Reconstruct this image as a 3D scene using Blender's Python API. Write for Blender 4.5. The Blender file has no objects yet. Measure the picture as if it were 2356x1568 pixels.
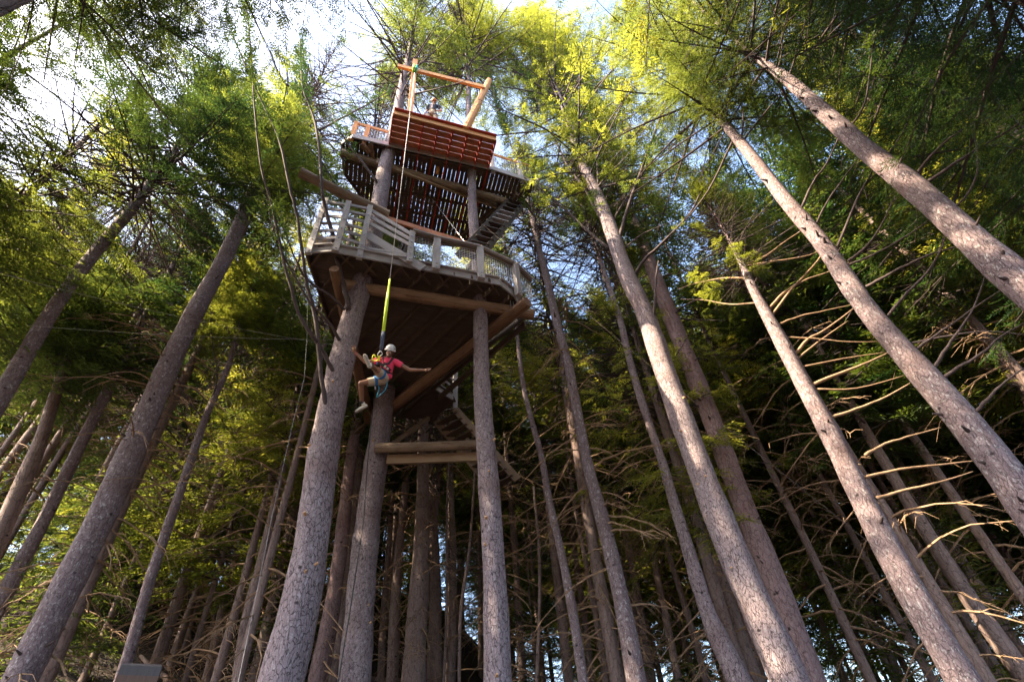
import bpy, bmesh, math, random
import numpy as np
from mathutils import Vector, Matrix
random.seed(7)
R_ = math.radians
S = bpy.context.scene
COL = S.collection
# ------------------------------------------------------------------ camera
F, CX, CY = 1178.0, 1178.0, 784.0            # survey pixels of the photograph (2356 x 1568), 18 mm lens
VPX, VPY = 1055.0, -450.0                    # where the vertical trunks meet
CAMZ = 1.6
_z = Vector((VPX-CX, CY-VPY, -F)).normalized()
EL = math.asin(-_z[2]); RO = math.asin(_z[0]/math.cos(EL))
_r0 = Vector((1, 0, 0)); _u0 = Vector((0, -math.sin(EL), math.cos(EL)))
FW = Vector((0, math.cos(EL), math.sin(EL)))
RT = _r0*math.cos(RO)+_u0*math.sin(RO); UP = _u0*math.cos(RO)-_r0*math.sin(RO)
cam = bpy.data.cameras.new('camera'); camo = bpy.data.objects.new('camera', cam); COL.objects.link(camo)
camo.matrix_world = Matrix(((RT.x, UP.x, -FW.x, 0), (RT.y, UP.y, -FW.y, 0), (RT.z, UP.z, -FW.z, CAMZ), (0, 0, 0, 1)))
cam.sensor_width = 36; cam.lens = 18; cam.clip_start = 0.05; cam.clip_end = 3000
S.camera = camo
CAM0 = Vector((0, 0, CAMZ))
# ------------------------------------------------------------------ light
SUN_AZ, SUN_EL = R_(-112), R_(46)              # azimuth from +Y towards +X
sd = Vector((math.sin(SUN_AZ)*math.cos(SUN_EL), math.cos(SUN_AZ)*math.cos(SUN_EL), math.sin(SUN_EL)))
W = bpy.data.worlds.new('World'); S.world = W; W.use_nodes = True
nt = W.node_tree; nt.nodes.clear()
sky = nt.nodes.new('ShaderNodeTexSky'); sky.sky_type = 'NISHITA'; sky.sun_disc = False
sky.sun_elevation = SUN_EL; sky.sun_rotation = SUN_AZ
sky.dust_density = 4.0; sky.air_density = 1.0; sky.ozone_density = 2.0
bg = nt.nodes.new('ShaderNodeBackground'); bg.inputs[1].default_value = 0.15
wo = nt.nodes.new('ShaderNodeOutputWorld')
nt.links.new(sky.outputs[0], bg.inputs[0]); nt.links.new(bg.outputs[0], wo.inputs[0])
sl = bpy.data.lights.new('sun', 'SUN'); sl.energy = 5.0; sl.angle = R_(0.5); sl.color = (1.0, .82, .57)
so = bpy.data.objects.new('sun', sl); COL.objects.link(so)
so.rotation_euler = (-sd).to_track_quat('-Z', 'Y').to_euler()
S.view_settings.view_transform = 'Standard'; S.view_settings.look = 'None'
S.view_settings.exposure = 2.7; S.view_settings.gamma = 1
S.render.engine = 'CYCLES'
S.cycles.max_bounces = 4; S.cycles.transmission_bounces = 3; S.cycles.diffuse_bounces = 3

# ------------------------------------------------------------------ survey helpers: a photo point on a known plane
def ray(x, y): return RT*((x-CX)/F)+UP*((CY-y)/F)+FW
def atH(x, y, h): v = ray(x, y); return v*(h/v.z)+CAM0                     # at height h above the lens
def atD(x, y, d): v = ray(x, y); return v*(d/math.hypot(v.x, v.y))+CAM0    # at horizontal distance d
def atZ(x, y, z): return ray(x, y)*z+CAM0                                  # at depth z
def depth(p): return (Vector(p)-CAM0).dot(FW)

# ------------------------------------------------------------------ ground
def sstep(a, b, x):
    t = min(1, max(0, (x-a)/(b-a))); return t*t*(3-2*t)
def ground(x, y):
    d = math.hypot(x, y); az = math.degrees(math.atan2(x, y))
    ridge = 11.6*(1-sstep(-14, 8, az))+2.2
    if az < -90: ridge = 3+ (11.6-3)*(1-sstep(90, 150, -az))
    g = ridge*sstep(9, 40, d)
    g -= (ridge+2)*sstep(43, 75, d)
    return g+0.25*math.sin(x*.7+y*.3)*math.sin(y*.5-x*.2)*sstep(3, 12, d)

# ------------------------------------------------------------------ materials
def newmat(name):
    m = bpy.data.materials.new(name); m.use_nodes = True
    n = m.node_tree.nodes; l = m.node_tree.links
    return m, n, l, n['Principled BSDF']
def mixc(n, l, fac, a, b):
    x = n.new('ShaderNodeMix'); x.data_type = 'RGBA'
    for s, v in ((x.inputs[0], fac), (x.inputs[6], a), (x.inputs[7], b)):
        if hasattr(v, 'links') or hasattr(v, 'is_output'): l.new(v, s)
        elif isinstance(v, tuple): s.default_value = (*v, 1)
        else: s.default_value = v
    return x.outputs[2]
def ramp(n, l, src, p0, p1):
    r = n.new('ShaderNodeMapRange'); r.inputs[1].default_value = p0; r.inputs[2].default_value = p1
    l.new(src, r.inputs[0]); return r.outputs[0]
def noise(n, l, vec, scale, detail=4, rough=.55):
    t = n.new('ShaderNodeTexNoise'); t.inputs['Scale'].default_value = scale
    t.inputs['Detail'].default_value = detail; t.inputs['Roughness'].default_value = rough
    l.new(vec, t.inputs['Vector']); return t.outputs[0]
def mapping(n, l, vec, sc):
    m = n.new('ShaderNodeMapping'); m.inputs[3].default_value = sc; l.new(vec, m.inputs[0]); return m.outputs[0]
def bark_mat(name, dark, light, lichen, crack=1.0, scale=11, lich=.5):
    m, n, l, b = newmat(name)
    tc = n.new('ShaderNodeTexCoord'); v = mapping(n, l, tc.outputs['Object'], (1, 1, .36))
    nz = noise(n, l, v, 5, 5, .6)
    mx = n.new('ShaderNodeMix'); mx.data_type = 'VECTOR'; mx.inputs[0].default_value = .12
    l.new(v, mx.inputs[4])
    nn = n.new('ShaderNodeTexNoise'); nn.inputs['Scale'].default_value = 9; nn.inputs['Detail'].default_value = 3; l.new(v, nn.inputs['Vector'])
    l.new(nn.outputs[1], mx.inputs[5])
    vo = n.new('ShaderNodeTexVoronoi'); vo.feature = 'DISTANCE_TO_EDGE'; vo.inputs['Scale'].default_value = scale
    l.new(mx.outputs[1], vo.inputs['Vector'])
    cr = ramp(n, l, vo.outputs['Distance'], 0.0, .07)
    fine = noise(n, l, tc.outputs['Object'], 46, 4, .65)
    base = mixc(n, l, ramp(n, l, nz, .3, .7), dark, light)
    base = mixc(n, l, ramp(n, l, fine, .35, .75), base, tuple(min(1, c*1.45) for c in light))
    lz = noise(n, l, mapping(n, l, tc.outputs['Object'], (1, 1, .6)), 17, 5, .7)
    lm = n.new('ShaderNodeMath'); lm.operation = 'MULTIPLY'; lm.inputs[1].default_value = lich; l.new(ramp(n, l, lz, .54, .64), lm.inputs[0])
    base = mixc(n, l, lm.outputs[0], base, lichen)
    kz = n.new('ShaderNodeTexVoronoi'); kz.inputs['Scale'].default_value = 2.6; l.new(mapping(n, l, tc.outputs['Object'], (1, 1, 1.3)), kz.inputs['Vector'])
    kk = ramp(n, l, kz.outputs['Distance'], .05, .13)
    base = mixc(n, l, kk, tuple(c*.3 for c in dark), base)
    lowf = noise(n, l, tc.outputs['Object'], .9, 3, .6)
    base = mixc(n, l, ramp(n, l, lowf, .38, .62), tuple(c*.62 for c in dark), base) if False else mixc(n, l, ramp(n, l, lowf, .25, .5), tuple((c*1.4, c*1.25, c*1.1)[i] for i, c in enumerate(dark)), base)
    fc = n.new('ShaderNodeMath'); fc.operation = 'MULTIPLY_ADD'; fc.inputs[1].default_value = crack; fc.inputs[2].default_value = 1-crack; l.new(cr, fc.inputs[0])
    base = mixc(n, l, fc.outputs[0], tuple(c*.3 for c in dark), base)
    l.new(base, b.inputs['Base Color']); b.inputs['Roughness'].default_value = .85; b.inputs['Specular IOR Level'].default_value = .3
    ad = n.new('ShaderNodeMath'); ad.operation = 'MULTIPLY_ADD'; ad.inputs[1].default_value = .35; l.new(fine, ad.inputs[0]); l.new(fc.outputs[0], ad.inputs[2])
    bp = n.new('ShaderNodeBump'); bp.inputs['Strength'].default_value = .8; bp.inputs['Distance'].default_value = .025
    l.new(ad.outputs[0], bp.inputs['Height']); l.new(bp.outputs[0], b.inputs['Normal'])
    return m
def wood_mat(name, c0, c1, rough=.75, sc=(1.2, 14, 14), stain=None, st=.6):
    m, n, l, b = newmat(name)
    uv = n.new('ShaderNodeUVMap'); v = mapping(n, l, uv.outputs[0], sc)
    g = noise(n, l, v, 2.2, 6, .65)
    g2 = noise(n, l, mapping(n, l, uv.outputs[0], (.8, 2.5, 1)), 1.6, 4, .6)
    base = mixc(n, l, ramp(n, l, g, .3, .7), c0, c1)
    base = mixc(n, l, ramp(n, l, g2, .3, .75), tuple(c*.72 for c in c0), base)
    if stain:
        s = noise(n, l, mapping(n, l, uv.outputs[0], (.9, 3, 1)), 2.7, 5, .7)
        base = mixc(n, l, ramp(n, l, s, st, st+.08), base, stain)
    l.new(base, b.inputs['Base Color']); b.inputs['Roughness'].default_value = rough
    bp = n.new('ShaderNodeBump'); bp.inputs['Strength'].default_value = .4; bp.inputs['Distance'].default_value = .01
    l.new(g, bp.inputs['Height']); l.new(bp.outputs[0], b.inputs['Normal'])
    return m
def plain(name, c, rough=.6, metal=0, var=.12, sc=30):
    m, n, l, b = newmat(name); tc = n.new('ShaderNodeTexCoord')
    z = noise(n, l, tc.outputs['Object'], sc, 4, .6)
    l.new(mixc(n, l, ramp(n, l, z, .3, .7), tuple(x*(1-var) for x in c), tuple(min(1, x*(1+var)) for x in c)), b.inputs['Base Color'])
    b.inputs['Roughness'].default_value = rough; b.inputs['Metallic'].default_value = metal
    return m
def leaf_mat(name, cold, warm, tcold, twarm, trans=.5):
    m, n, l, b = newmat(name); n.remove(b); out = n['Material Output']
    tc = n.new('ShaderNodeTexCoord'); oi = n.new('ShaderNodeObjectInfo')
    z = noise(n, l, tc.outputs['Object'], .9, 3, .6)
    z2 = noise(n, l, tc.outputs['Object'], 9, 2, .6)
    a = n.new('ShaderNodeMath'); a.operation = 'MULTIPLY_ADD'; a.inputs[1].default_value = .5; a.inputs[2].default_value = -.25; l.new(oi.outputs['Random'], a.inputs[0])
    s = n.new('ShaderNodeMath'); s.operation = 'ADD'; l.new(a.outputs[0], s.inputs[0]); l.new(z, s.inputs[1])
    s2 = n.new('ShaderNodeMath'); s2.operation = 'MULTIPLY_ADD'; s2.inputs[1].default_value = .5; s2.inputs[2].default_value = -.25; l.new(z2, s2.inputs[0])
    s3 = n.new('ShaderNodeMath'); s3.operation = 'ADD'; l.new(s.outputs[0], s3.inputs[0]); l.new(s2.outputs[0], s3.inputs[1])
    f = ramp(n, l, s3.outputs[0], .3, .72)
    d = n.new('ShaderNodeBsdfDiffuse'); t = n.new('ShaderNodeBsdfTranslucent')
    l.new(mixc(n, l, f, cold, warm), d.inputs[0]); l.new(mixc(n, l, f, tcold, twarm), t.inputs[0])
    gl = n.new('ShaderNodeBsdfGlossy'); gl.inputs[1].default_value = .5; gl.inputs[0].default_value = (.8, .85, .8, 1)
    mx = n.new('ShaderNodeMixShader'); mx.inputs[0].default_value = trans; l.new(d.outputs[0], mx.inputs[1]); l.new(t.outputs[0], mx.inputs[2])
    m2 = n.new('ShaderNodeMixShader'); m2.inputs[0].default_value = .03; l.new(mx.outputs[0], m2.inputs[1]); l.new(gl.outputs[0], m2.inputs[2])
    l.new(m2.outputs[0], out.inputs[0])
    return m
M = {}
M['bark'] = bark_mat('furrowed_bark', (.12, .088, .098), (.235, .185, .198), (.42, .40, .41), crack=.9, scale=21)
M['bark_smooth'] = bark_mat('smooth_spruce_bark', (.105, .075, .082), (.19, .142, .152), (.46, .44, .44), crack=.6, scale=19, lich=.75)
M['bark_red'] = bark_mat('reddish_bark', (.12, .075, .075), (.20, .135, .138), (.35, .30, .28), crack=.6, scale=12, lich=.35)
M['bark_far'] = bark_mat('far_bark', (.11, .075, .068), (.19, .138, .128), (.33, .29, .27), crack=.5, scale=9, lich=.4)
M['limb'] = plain('limb_bark', (.065, .045, .045), .9, sc=14, var=.35)
M['dead'] = plain('dead_twig', (.25, .158, .095), .9, sc=10, var=.35)
M['cut'] = wood_mat('cut_wood', (.55, .30, .14), (.62, .38, .2))
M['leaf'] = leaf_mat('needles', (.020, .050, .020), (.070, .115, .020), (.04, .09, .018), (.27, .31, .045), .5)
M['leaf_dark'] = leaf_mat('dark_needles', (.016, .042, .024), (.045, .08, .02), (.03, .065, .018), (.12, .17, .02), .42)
M['leaf_sunlit'] = leaf_mat('sun_tinted_needles', (.05, .085, .018), (.13, .14, .028), (.24, .27, .03), (.50, .47, .06), .58)  # needle copy with sunlight put into a yellower, more translucent colour
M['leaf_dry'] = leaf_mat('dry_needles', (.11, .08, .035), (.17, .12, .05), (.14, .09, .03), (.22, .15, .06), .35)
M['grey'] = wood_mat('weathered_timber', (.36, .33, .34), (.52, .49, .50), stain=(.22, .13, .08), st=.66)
M['under'] = wood_mat('dark_brown_timber', (.10, .062, .045), (.16, .105, .075))  # dark brown timber for joists, bearers, treads, rails and rear fascia
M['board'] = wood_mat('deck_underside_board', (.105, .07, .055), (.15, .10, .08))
M['log'] = wood_mat('peeled_log', (.20, .135, .09), (.34, .25, .18), sc=(1, 6, 6), stain=(.12, .06, .035), st=.55)
M['logbrown'] = wood_mat('brown_log', (.17, .085, .045), (.27, .145, .08), sc=(1, 6, 6), stain=(.08, .045, .03), st=.56)
M['logwarm'] = wood_mat('warm_peeled_log', (.22, .125, .07), (.35, .22, .135), sc=(1, 6, 6), stain=(.13, .06, .03), st=.56)
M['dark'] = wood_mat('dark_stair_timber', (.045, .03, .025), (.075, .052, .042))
M['orange'] = wood_mat('fresh_timber', (.66, .28, .09), (.78, .40, .17))
M['tan'] = wood_mat('tan_sawn_beam', (.34, .23, .14), (.44, .31, .2))
M['red'] = wood_mat('red_painted_timber', (.50, .05, .03), (.60, .08, .05))
M['redbrown'] = wood_mat('red_stained_timber', (.44, .16, .075), (.54, .23, .11))
M['steel'] = plain('steel', (.32, .32, .33), .4, .9)
M['wire'] = plain('galvanised_wire', (.5, .5, .52), .45, .6)
M['post'] = wood_mat('dark_post_timber', (.10, .048, .026), (.14, .07, .04))
M['posttop'] = wood_mat('weathered_post_cut', (.06, .045, .04), (.09, .07, .062))

# ------------------------------------------------------------------ mesh helpers
class MB:
    def __init__(s): s.v = []; s.f = []; s.uv = []
    def quadstrip(s, rings, us, circ, cap=True):
        n = len(rings[0]); b0 = len(s.v)
        for r in rings: s.v += [tuple(p) for p in r]
        for i in range(len(rings)-1):
            for j in range(n):
                k = (j+1) % n
                s.f.append((b0+i*n+j, b0+i*n+k, b0+(i+1)*n+k, b0+(i+1)*n+j))
                c0, c1 = circ*j/n, circ*(j+1)/n
                s.uv += [(us[i], c0), (us[i], c1), (us[i+1], c1), (us[i+1], c0)]
        if cap:
            s.f.append(tuple(b0+j for j in reversed(range(n)))); s.uv += [(.05*math.cos(6.28*j/n), .3*math.sin(6.28*j/n)) for j in range(n)]
            e = b0+(len(rings)-1)*n
            s.f.append(tuple(e+j for j in range(n))); s.uv += [(.05*math.cos(6.28*j/n), .3*math.sin(6.28*j/n)) for j in range(n)]
    def beam(s, p0, p1, w, h, up=(0, 0, 1)):
        p0 = Vector(p0); p1 = Vector(p1); d = p1-p0; L = d.length; d = d/L; up = Vector(up)
        sx = d.cross(up)
        if sx.length < 1e-4: sx = d.cross(Vector((0, 1, 0)))
        sx.normalize(); uz = sx.cross(d).normalized()
        o = random.random()*20
        rings = [[p+sx*(a*w/2)+uz*(b*h/2) for a, b in ((-1, -1), (1, -1), (1, 1), (-1, 1))] for p in (p0, p1)]
        s.quadstrip(rings, [o, o+L], 2*(w+h))
        return s
    def tube(s, pts, rad, n=8, cap=True, wob=0, closed=False):
        pts = [Vector(p) for p in pts]; rings = []; us = []; acc = random.random()*9
        ref = None
        for i, p in enumerate(pts):
            t = (pts[min(i+1, len(pts)-1)]-pts[max(i-1, 0)]).normalized()
            if ref is None:
                ref = t.cross(Vector((.13, .97, .2))).normalized()
            ref = (ref-t*ref.dot(t)).normalized(); bi = t.cross(ref)
            r = rad[i] if isinstance(rad, (list, tuple)) else rad
            rings.append([p+(ref*math.cos(6.28318*j/n)+bi*math.sin(6.28318*j/n))*(r*(1+wob*math.sin(j*2.1+i*.9))) for j in range(n)])
            if i: acc += (p-pts[i-1]).length
            us.append(acc)
        rr = rad[0] if isinstance(rad, (list, tuple)) else rad
        s.quadstrip(rings, us, 6.28*rr, cap)
        return s
    def poly(s, pts, z0, z1):
        n = len(pts); b = len(s.v)
        s.v += [(p[0], p[1], z0) for p in pts]+[(p[0], p[1], z1) for p in pts]
        s.f.append(tuple(b+i for i in reversed(range(n)))); s.uv += [(pts[i][0], pts[i][1]) for i in reversed(range(n))]
        s.f.append(tuple(b+n+i for i in range(n))); s.uv += [(p[0], p[1]) for p in pts]
        for i in range(n):
            j = (i+1) % n; s.f.append((b+i, b+j, b+n+j, b+n+i)); s.uv += [(0, 0), (1, 0), (1, .1), (0, .1)]
        return s
    def build(s, name, mat, parent=None, smooth=False, loc=None):
        me = bpy.data.meshes.new(name)
        off = Vector(loc) if loc is not None else Vector((0, 0, 0))
        vs = [(p[0]-off.x, p[1]-off.y, p[2]-off.z) for p in s.v]
        me.from_pydata(vs, [], s.f)
        uv = me.uv_layers.new(name='UVMap'); uv.data.foreach_set('uv', [c for q in s.uv for c in q])
        if smooth: me.polygons.foreach_set('use_smooth', [True]*len(me.polygons))
        me.materials.append(mat)
        o = bpy.data.objects.new(name, me); COL.objects.link(o)
        if parent is not None:
            o.parent = parent; o.location = off-parent.location if (loc is None or True) else off
            if loc is None: o.location = -parent.location
        else: o.location = off
        return o
def tag(o, label, cat=None, group=None, kind=None):
    if label: o['label'] = label
    if cat: o['category'] = cat
    if group: o['group'] = group
    if kind: o['kind'] = kind
    return o
def thing(name, loc, label, cat, group=None):
    o = bpy.data.objects.new(name, None); o.empty_display_size = .1; COL.objects.link(o); o.location = loc
    return tag(o, label, cat, group)
def npmesh(name, V, Fq, mat, k=4):
    me = bpy.data.meshes.new(name); me.vertices.add(len(V)); me.vertices.foreach_set('co', V.astype(np.float32).ravel())
    me.loops.add(Fq.size); me.loops.foreach_set('vertex_index', Fq.astype(np.int32).ravel())
    me.polygons.add(len(Fq)); me.polygons.foreach_set('loop_start', np.arange(0, Fq.size, k, dtype=np.int32))
    me.polygons.foreach_set('loop_total', np.full(len(Fq), k, dtype=np.int32))
    me.update(calc_edges=True); me.materials.append(mat); return me
def put(name, me, loc, parent=None, rot=0, scale=(1, 1, 1)):
    o = bpy.data.objects.new(name, me); COL.objects.link(o)
    o.location = Vector(loc)-(parent.location if parent is not None else Vector((0, 0, 0)))
    o.rotation_euler = (0, 0, rot); o.scale = scale
    if parent is not None: o.parent = parent
    return o

# ------------------------------------------------------------------ ground sheet
def build_ground():
    vs = [(0, 0, ground(0, 0))]; fs = []
    rs = [2, 4, 6, 8, 10, 12, 14, 16, 18, 20, 22, 24, 26, 28, 30, 32, 34, 36, 38, 40, 42, 44, 46, 49, 53, 58, 64, 72, 85, 110, 160, 260, 500, 1200]
    n = 120
    for r in rs:
        for j in range(n):
            a = 2*math.pi*j/n; x, y = r*math.sin(a), r*math.cos(a)
            vs.append((x, y, ground(x, y)+(random.uniform(-.12, .12) if r < 60 else 0)))
    for j in range(n): fs.append((0, 1+(j+1) % n, 1+j))
    for i in range(len(rs)-1):
        for j in range(n):
            k = (j+1) % n; fs.append((1+i*n+j, 1+i*n+k, 1+(i+1)*n+k, 1+(i+1)*n+j))
    me = bpy.data.meshes.new('ground'); me.from_pydata(vs, [], fs)
    me.polygons.foreach_set('use_smooth', [True]*len(me.polygons))
    m, n_, l, b = newmat('forest_floor'); tc = n_.new('ShaderNodeTexCoord')
    z = noise(n_, l, tc.outputs['Object'], .6, 8, .7); z2 = noise(n_, l, tc.outputs['Object'], 6, 6, .7)
    c = mixc(n_, l, ramp(n_, l, z, .35, .65), (.02, .013, .01), (.035, .022, .015))
    c = mixc(n_, l, ramp(n_, l, z2, .5, .7), c, (.05, .03, .018))
    l.new(c, b.inputs['Base Color']); b.inputs['Roughness'].default_value = .95
    bp = n_.new('ShaderNodeBump'); bp.inputs['Strength'].default_value = 1; bp.inputs['Distance'].default_value = .15
    l.new(z2, bp.inputs['Height']); l.new(bp.outputs[0], b.inputs['Normal'])
    me.materials.append(m)
    o = bpy.data.objects.new('ground', me); COL.objects.link(o); tag(o, None, kind='structure')
build_ground()

# ------------------------------------------------------------------ foliage meshes (numpy)
def norm(a): return a/np.maximum(1e-9, np.linalg.norm(a, axis=-1, keepdims=True))
def crown_data(seed, L, R, nb, tl=.2, tw=.045, bden=13, tden=12, up=.35, keep=.85, taper=1.0, low=.75):
    """needle sprays and the wood that carries them; base at z=0, crown height L, radius R"""
    rg = np.random.default_rng(seed)
    u = np.sort(rg.random(nb)**.9); h = u*L; az = np.cumsum(rg.uniform(1.9, 2.9, nb))
    prof = np.where(u < .22, low+(1-low)*u/.22, np.maximum(.07, 1-(u-.22)/.8)**.85)
    ln = R*prof*rg.uniform(.55, 1.12, nb)
    e0 = np.tan(np.radians(-8+55*u*up*2+rg.uniform(-14, 16, nb))); dr = rg.uniform(.1, .42, nb)*(1.2-u)
    out = np.stack([np.cos(az), np.sin(az), 0*az], 1); side = np.stack([-np.sin(az), np.cos(az), 0*az], 1)
    bend = rg.uniform(-.18, .18, nb)
    def bpos(i, s):
        return np.stack([0*s, 0*s, h[i]], 1)+out[i]*(ln[i]*s)[:, None]+side[i]*(ln[i]*bend[i]*s*s)[:, None] \
            + np.array([0, 0, 1.])*(ln[i]*(e0[i]*s-dr[i]*s*s+.28*dr[i]*s**4))[:, None]
    # branchlets
    cnt = np.maximum(4, (ln*bden).astype(int)); bi = np.repeat(np.arange(nb), cnt)
    s = np.concatenate([np.linspace(.07, .99, c)+rg.uniform(-.02, .02, c) for c in cnt])
    m = rg.random(len(s)) < keep*(.45+.55*np.clip(s/.3, 0, 1)); bi = bi[m]; s = s[m]
    P = bpos(bi, s); sg = np.where(rg.random(len(s)) < .5, -1., 1.)
    ang = np.radians(rg.uniform(38, 72, len(s)))*sg
    bl = (ln[bi]*.42*(1-s)**.7+.22)*rg.uniform(.5, 1.15, len(s)); bl = np.minimum(bl, 1.3)
    D = out[bi]*np.cos(ang)[:, None]+side[bi]*np.sin(ang)[:, None]
    D[:, 2] += rg.uniform(-.5, .12, len(s)); D = norm(D)
    hang = rg.uniform(.05, .45, len(s))
    # twigs
    tc = np.maximum(4, (bl*tden).astype(int)); ti = np.repeat(np.arange(len(s)), tc)
    q = np.concatenate([np.linspace(.04, 1, c) for c in tc]); alt = np.concatenate([np.arange(c) % 2 for c in tc])*2.-1
    T = P[ti]+D[ti]*(bl[ti]*q)[:, None]; T[:, 2] -= hang[ti]*bl[ti]*q*q
    bn = norm(np.array([0, 0, 1.])+rg.normal(0, .33, (len(s), 3))); ta = np.radians(rg.normal(48, 9, len(q)))*alt*np.where(q > .97, .1, 1)
    S2 = norm(np.cross(D[ti], bn[ti]))
    TD = D[ti]*np.cos(ta)[:, None]+S2*np.sin(ta)[:, None]; TD[:, 2] -= .25*q*hang[ti]; TD = norm(TD+rg.normal(0, .09, (len(q), 3)))
    TL = tl*rg.uniform(.75, 1.2, len(q))*(1.25-.7*q); TW = tw*rg.uniform(.8, 1.2, len(q))
    nrm = norm(bn[ti]+rg.normal(0, .3, (len(q), 3)))
    sv = norm(np.cross(TD, nrm))
    tip = TD*TL[:, None]; tip[:, 2] -= TL*rg.uniform(0, .25, len(q))
    A = T; B = T+TD*(TL*.35)[:, None]+sv*(TW*.5)[:, None]; C = T+tip; E = T+TD*(TL*.45)[:, None]-sv*(TW*.5)[:, None]
    V = np.stack([A, B, C, E], 1).reshape(-1, 3); Fq = np.arange(len(V)).reshape(-1, 4)
    # wood: branch axes, triangular section
    ss = np.linspace(0, 1, 7); bv = []; bf = []; c0 = 0
    for i in range(nb):
        idx = np.full(7, i); pp = bpos(idx, ss); r = (.010+.0095*ln[i])*(1-ss*.85)
        a = side[i]; b2 = np.array([0, 0, 1.])
        ring = np.stack([pp+(a*math.cos(t)+b2*math.sin(t))*r[:, None] for t in (0, 2.09, 4.19)], 1)
        bv.append(ring.reshape(-1, 3))
        for k in range(6):
            for j in range(3):
                j2 = (j+1) % 3; bf.append((c0+k*3+j, c0+k*3+j2, c0+k*3+3+j2, c0+k*3+3+j))
        c0 += 21
    # thin branchlet axes as slim blades
    sel = rg.random(len(s)) < .6; a = P[sel]; b2 = P[sel]+D[sel]*(bl[sel]*.8)[:, None]; b2[:, 2] -= hang[sel]*bl[sel]*.5
    w = norm(np.cross(D[sel], rg.normal(0, 1, (sel.sum(), 3))))*.006
    lv = np.stack([a-w, a+w, b2+w*.4, b2-w*.4], 1).reshape(-1, 3); lf = np.arange(len(lv)).reshape(-1, 4)+c0
    return (V, Fq), (np.concatenate(bv+[lv]), np.concatenate([np.array(bf), lf]))
CR = {}
def crown(key, mat, **kw):
    (V, Fq), (bv, bf) = crown_data(**kw)
    CR[key] = (npmesh('crown', V, Fq, M[mat]), npmesh('branches', bv, bf, M['limb']), kw['L'], kw['R'])
for i in range(4): crown('near%d' % i, ('leaf', 'leaf_dark', 'leaf', 'leaf_sunlit')[i], seed=10+i, L=16, R=4.3, nb=185, tl=.17, tw=.034, bden=18, tden=24, keep=.82)
crown('suntint0', 'leaf_sunlit', seed=31, L=16, R=4.4, nb=170, tl=.18, tw=.036, bden=17, tden=22, keep=.82)
crown('suntint1', 'leaf_sunlit', seed=32, L=15, R=4.2, nb=145, tl=.18, tw=.036, bden=17, tden=22, keep=.82)
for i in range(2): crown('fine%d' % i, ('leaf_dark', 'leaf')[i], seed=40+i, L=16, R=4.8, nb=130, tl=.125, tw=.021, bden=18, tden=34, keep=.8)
for i in range(4): crown('far%d' % i, ('leaf', 'leaf_dark', 'leaf', 'leaf_sunlit')[i], seed=50+i, L=20, R=3.4, nb=160, tl=.3, tw=.058, bden=13, tden=14, keep=.85)
for i in range(2): crown('young%d' % i, ('leaf', 'leaf_sunlit')[i], seed=60+i, L=8, R=2.3, nb=80, tl=.22, tw=.04, bden=14, tden=15, keep=.85, up=.2)
crown('suntint_low', 'leaf_sunlit', seed=77, L=8, R=3.2, nb=110, tl=.16, tw=.045, bden=18, tden=20, keep=.85, up=.3)
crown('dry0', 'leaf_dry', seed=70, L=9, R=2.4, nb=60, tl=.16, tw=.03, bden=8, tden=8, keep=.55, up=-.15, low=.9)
print('QUADS', {k: len(v[0].polygons) for k, v in CR.items()})

def dead_data(seed, L, R, nb):
    rg = random.Random(seed); mb = MB()
    for i in range(nb):
        z = L*(i+rg.random())/nb; a = rg.uniform(0, 6.28); ln = R*rg.uniform(.3, 1.05)
        o = Vector((math.cos(a), math.sin(a), 0)); sd_ = Vector((-math.sin(a), math.cos(a), 0)); k = rg.uniform(-.3, .3); e = rg.uniform(-.35, .45)
        pts = []
        for j in range(7):
            t = j/6; pts.append(Vector((0, 0, z))+o*(ln*t)+sd_*(ln*k*t*t+rg.uniform(-.03, .03))+Vector((0, 0, ln*(e*t-.35*t*t)+rg.uniform(-.03, .03))))
        mb.tube(pts, [(.02*(1-t/6.8)+.004)*(.6+ln*.3) for t in range(7)], 4, False)
        for m_ in range(rg.randint(4, 11)):
            t = rg.randint(2, 6); p = pts[t]; s_ = rg.choice((-1, 1)); l2 = ln*rg.uniform(.12, .4)
            d = (o*.7+sd_*s_*rg.uniform(.4, 1)+Vector((0, 0, rg.uniform(-.7, .2)))).normalized()
            mb.tube([p, p+d*l2*.5, p+d*l2+Vector((0, 0, -.3*l2))], [.009, .006, .003], 3, False)
    me = bpy.data.meshes.new('dead_branches'); me.from_pydata([tuple(v) for v in mb.v], [], mb.f)
    uv = me.uv_layers.new(name='UVMap'); uv.data.foreach_set('uv', [c for q in mb.uv for c in q])
    me.materials.append(M['dead']); return me
DEAD = [dead_data(80+i, 10, 2.2, 44) for i in range(3)]

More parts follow.
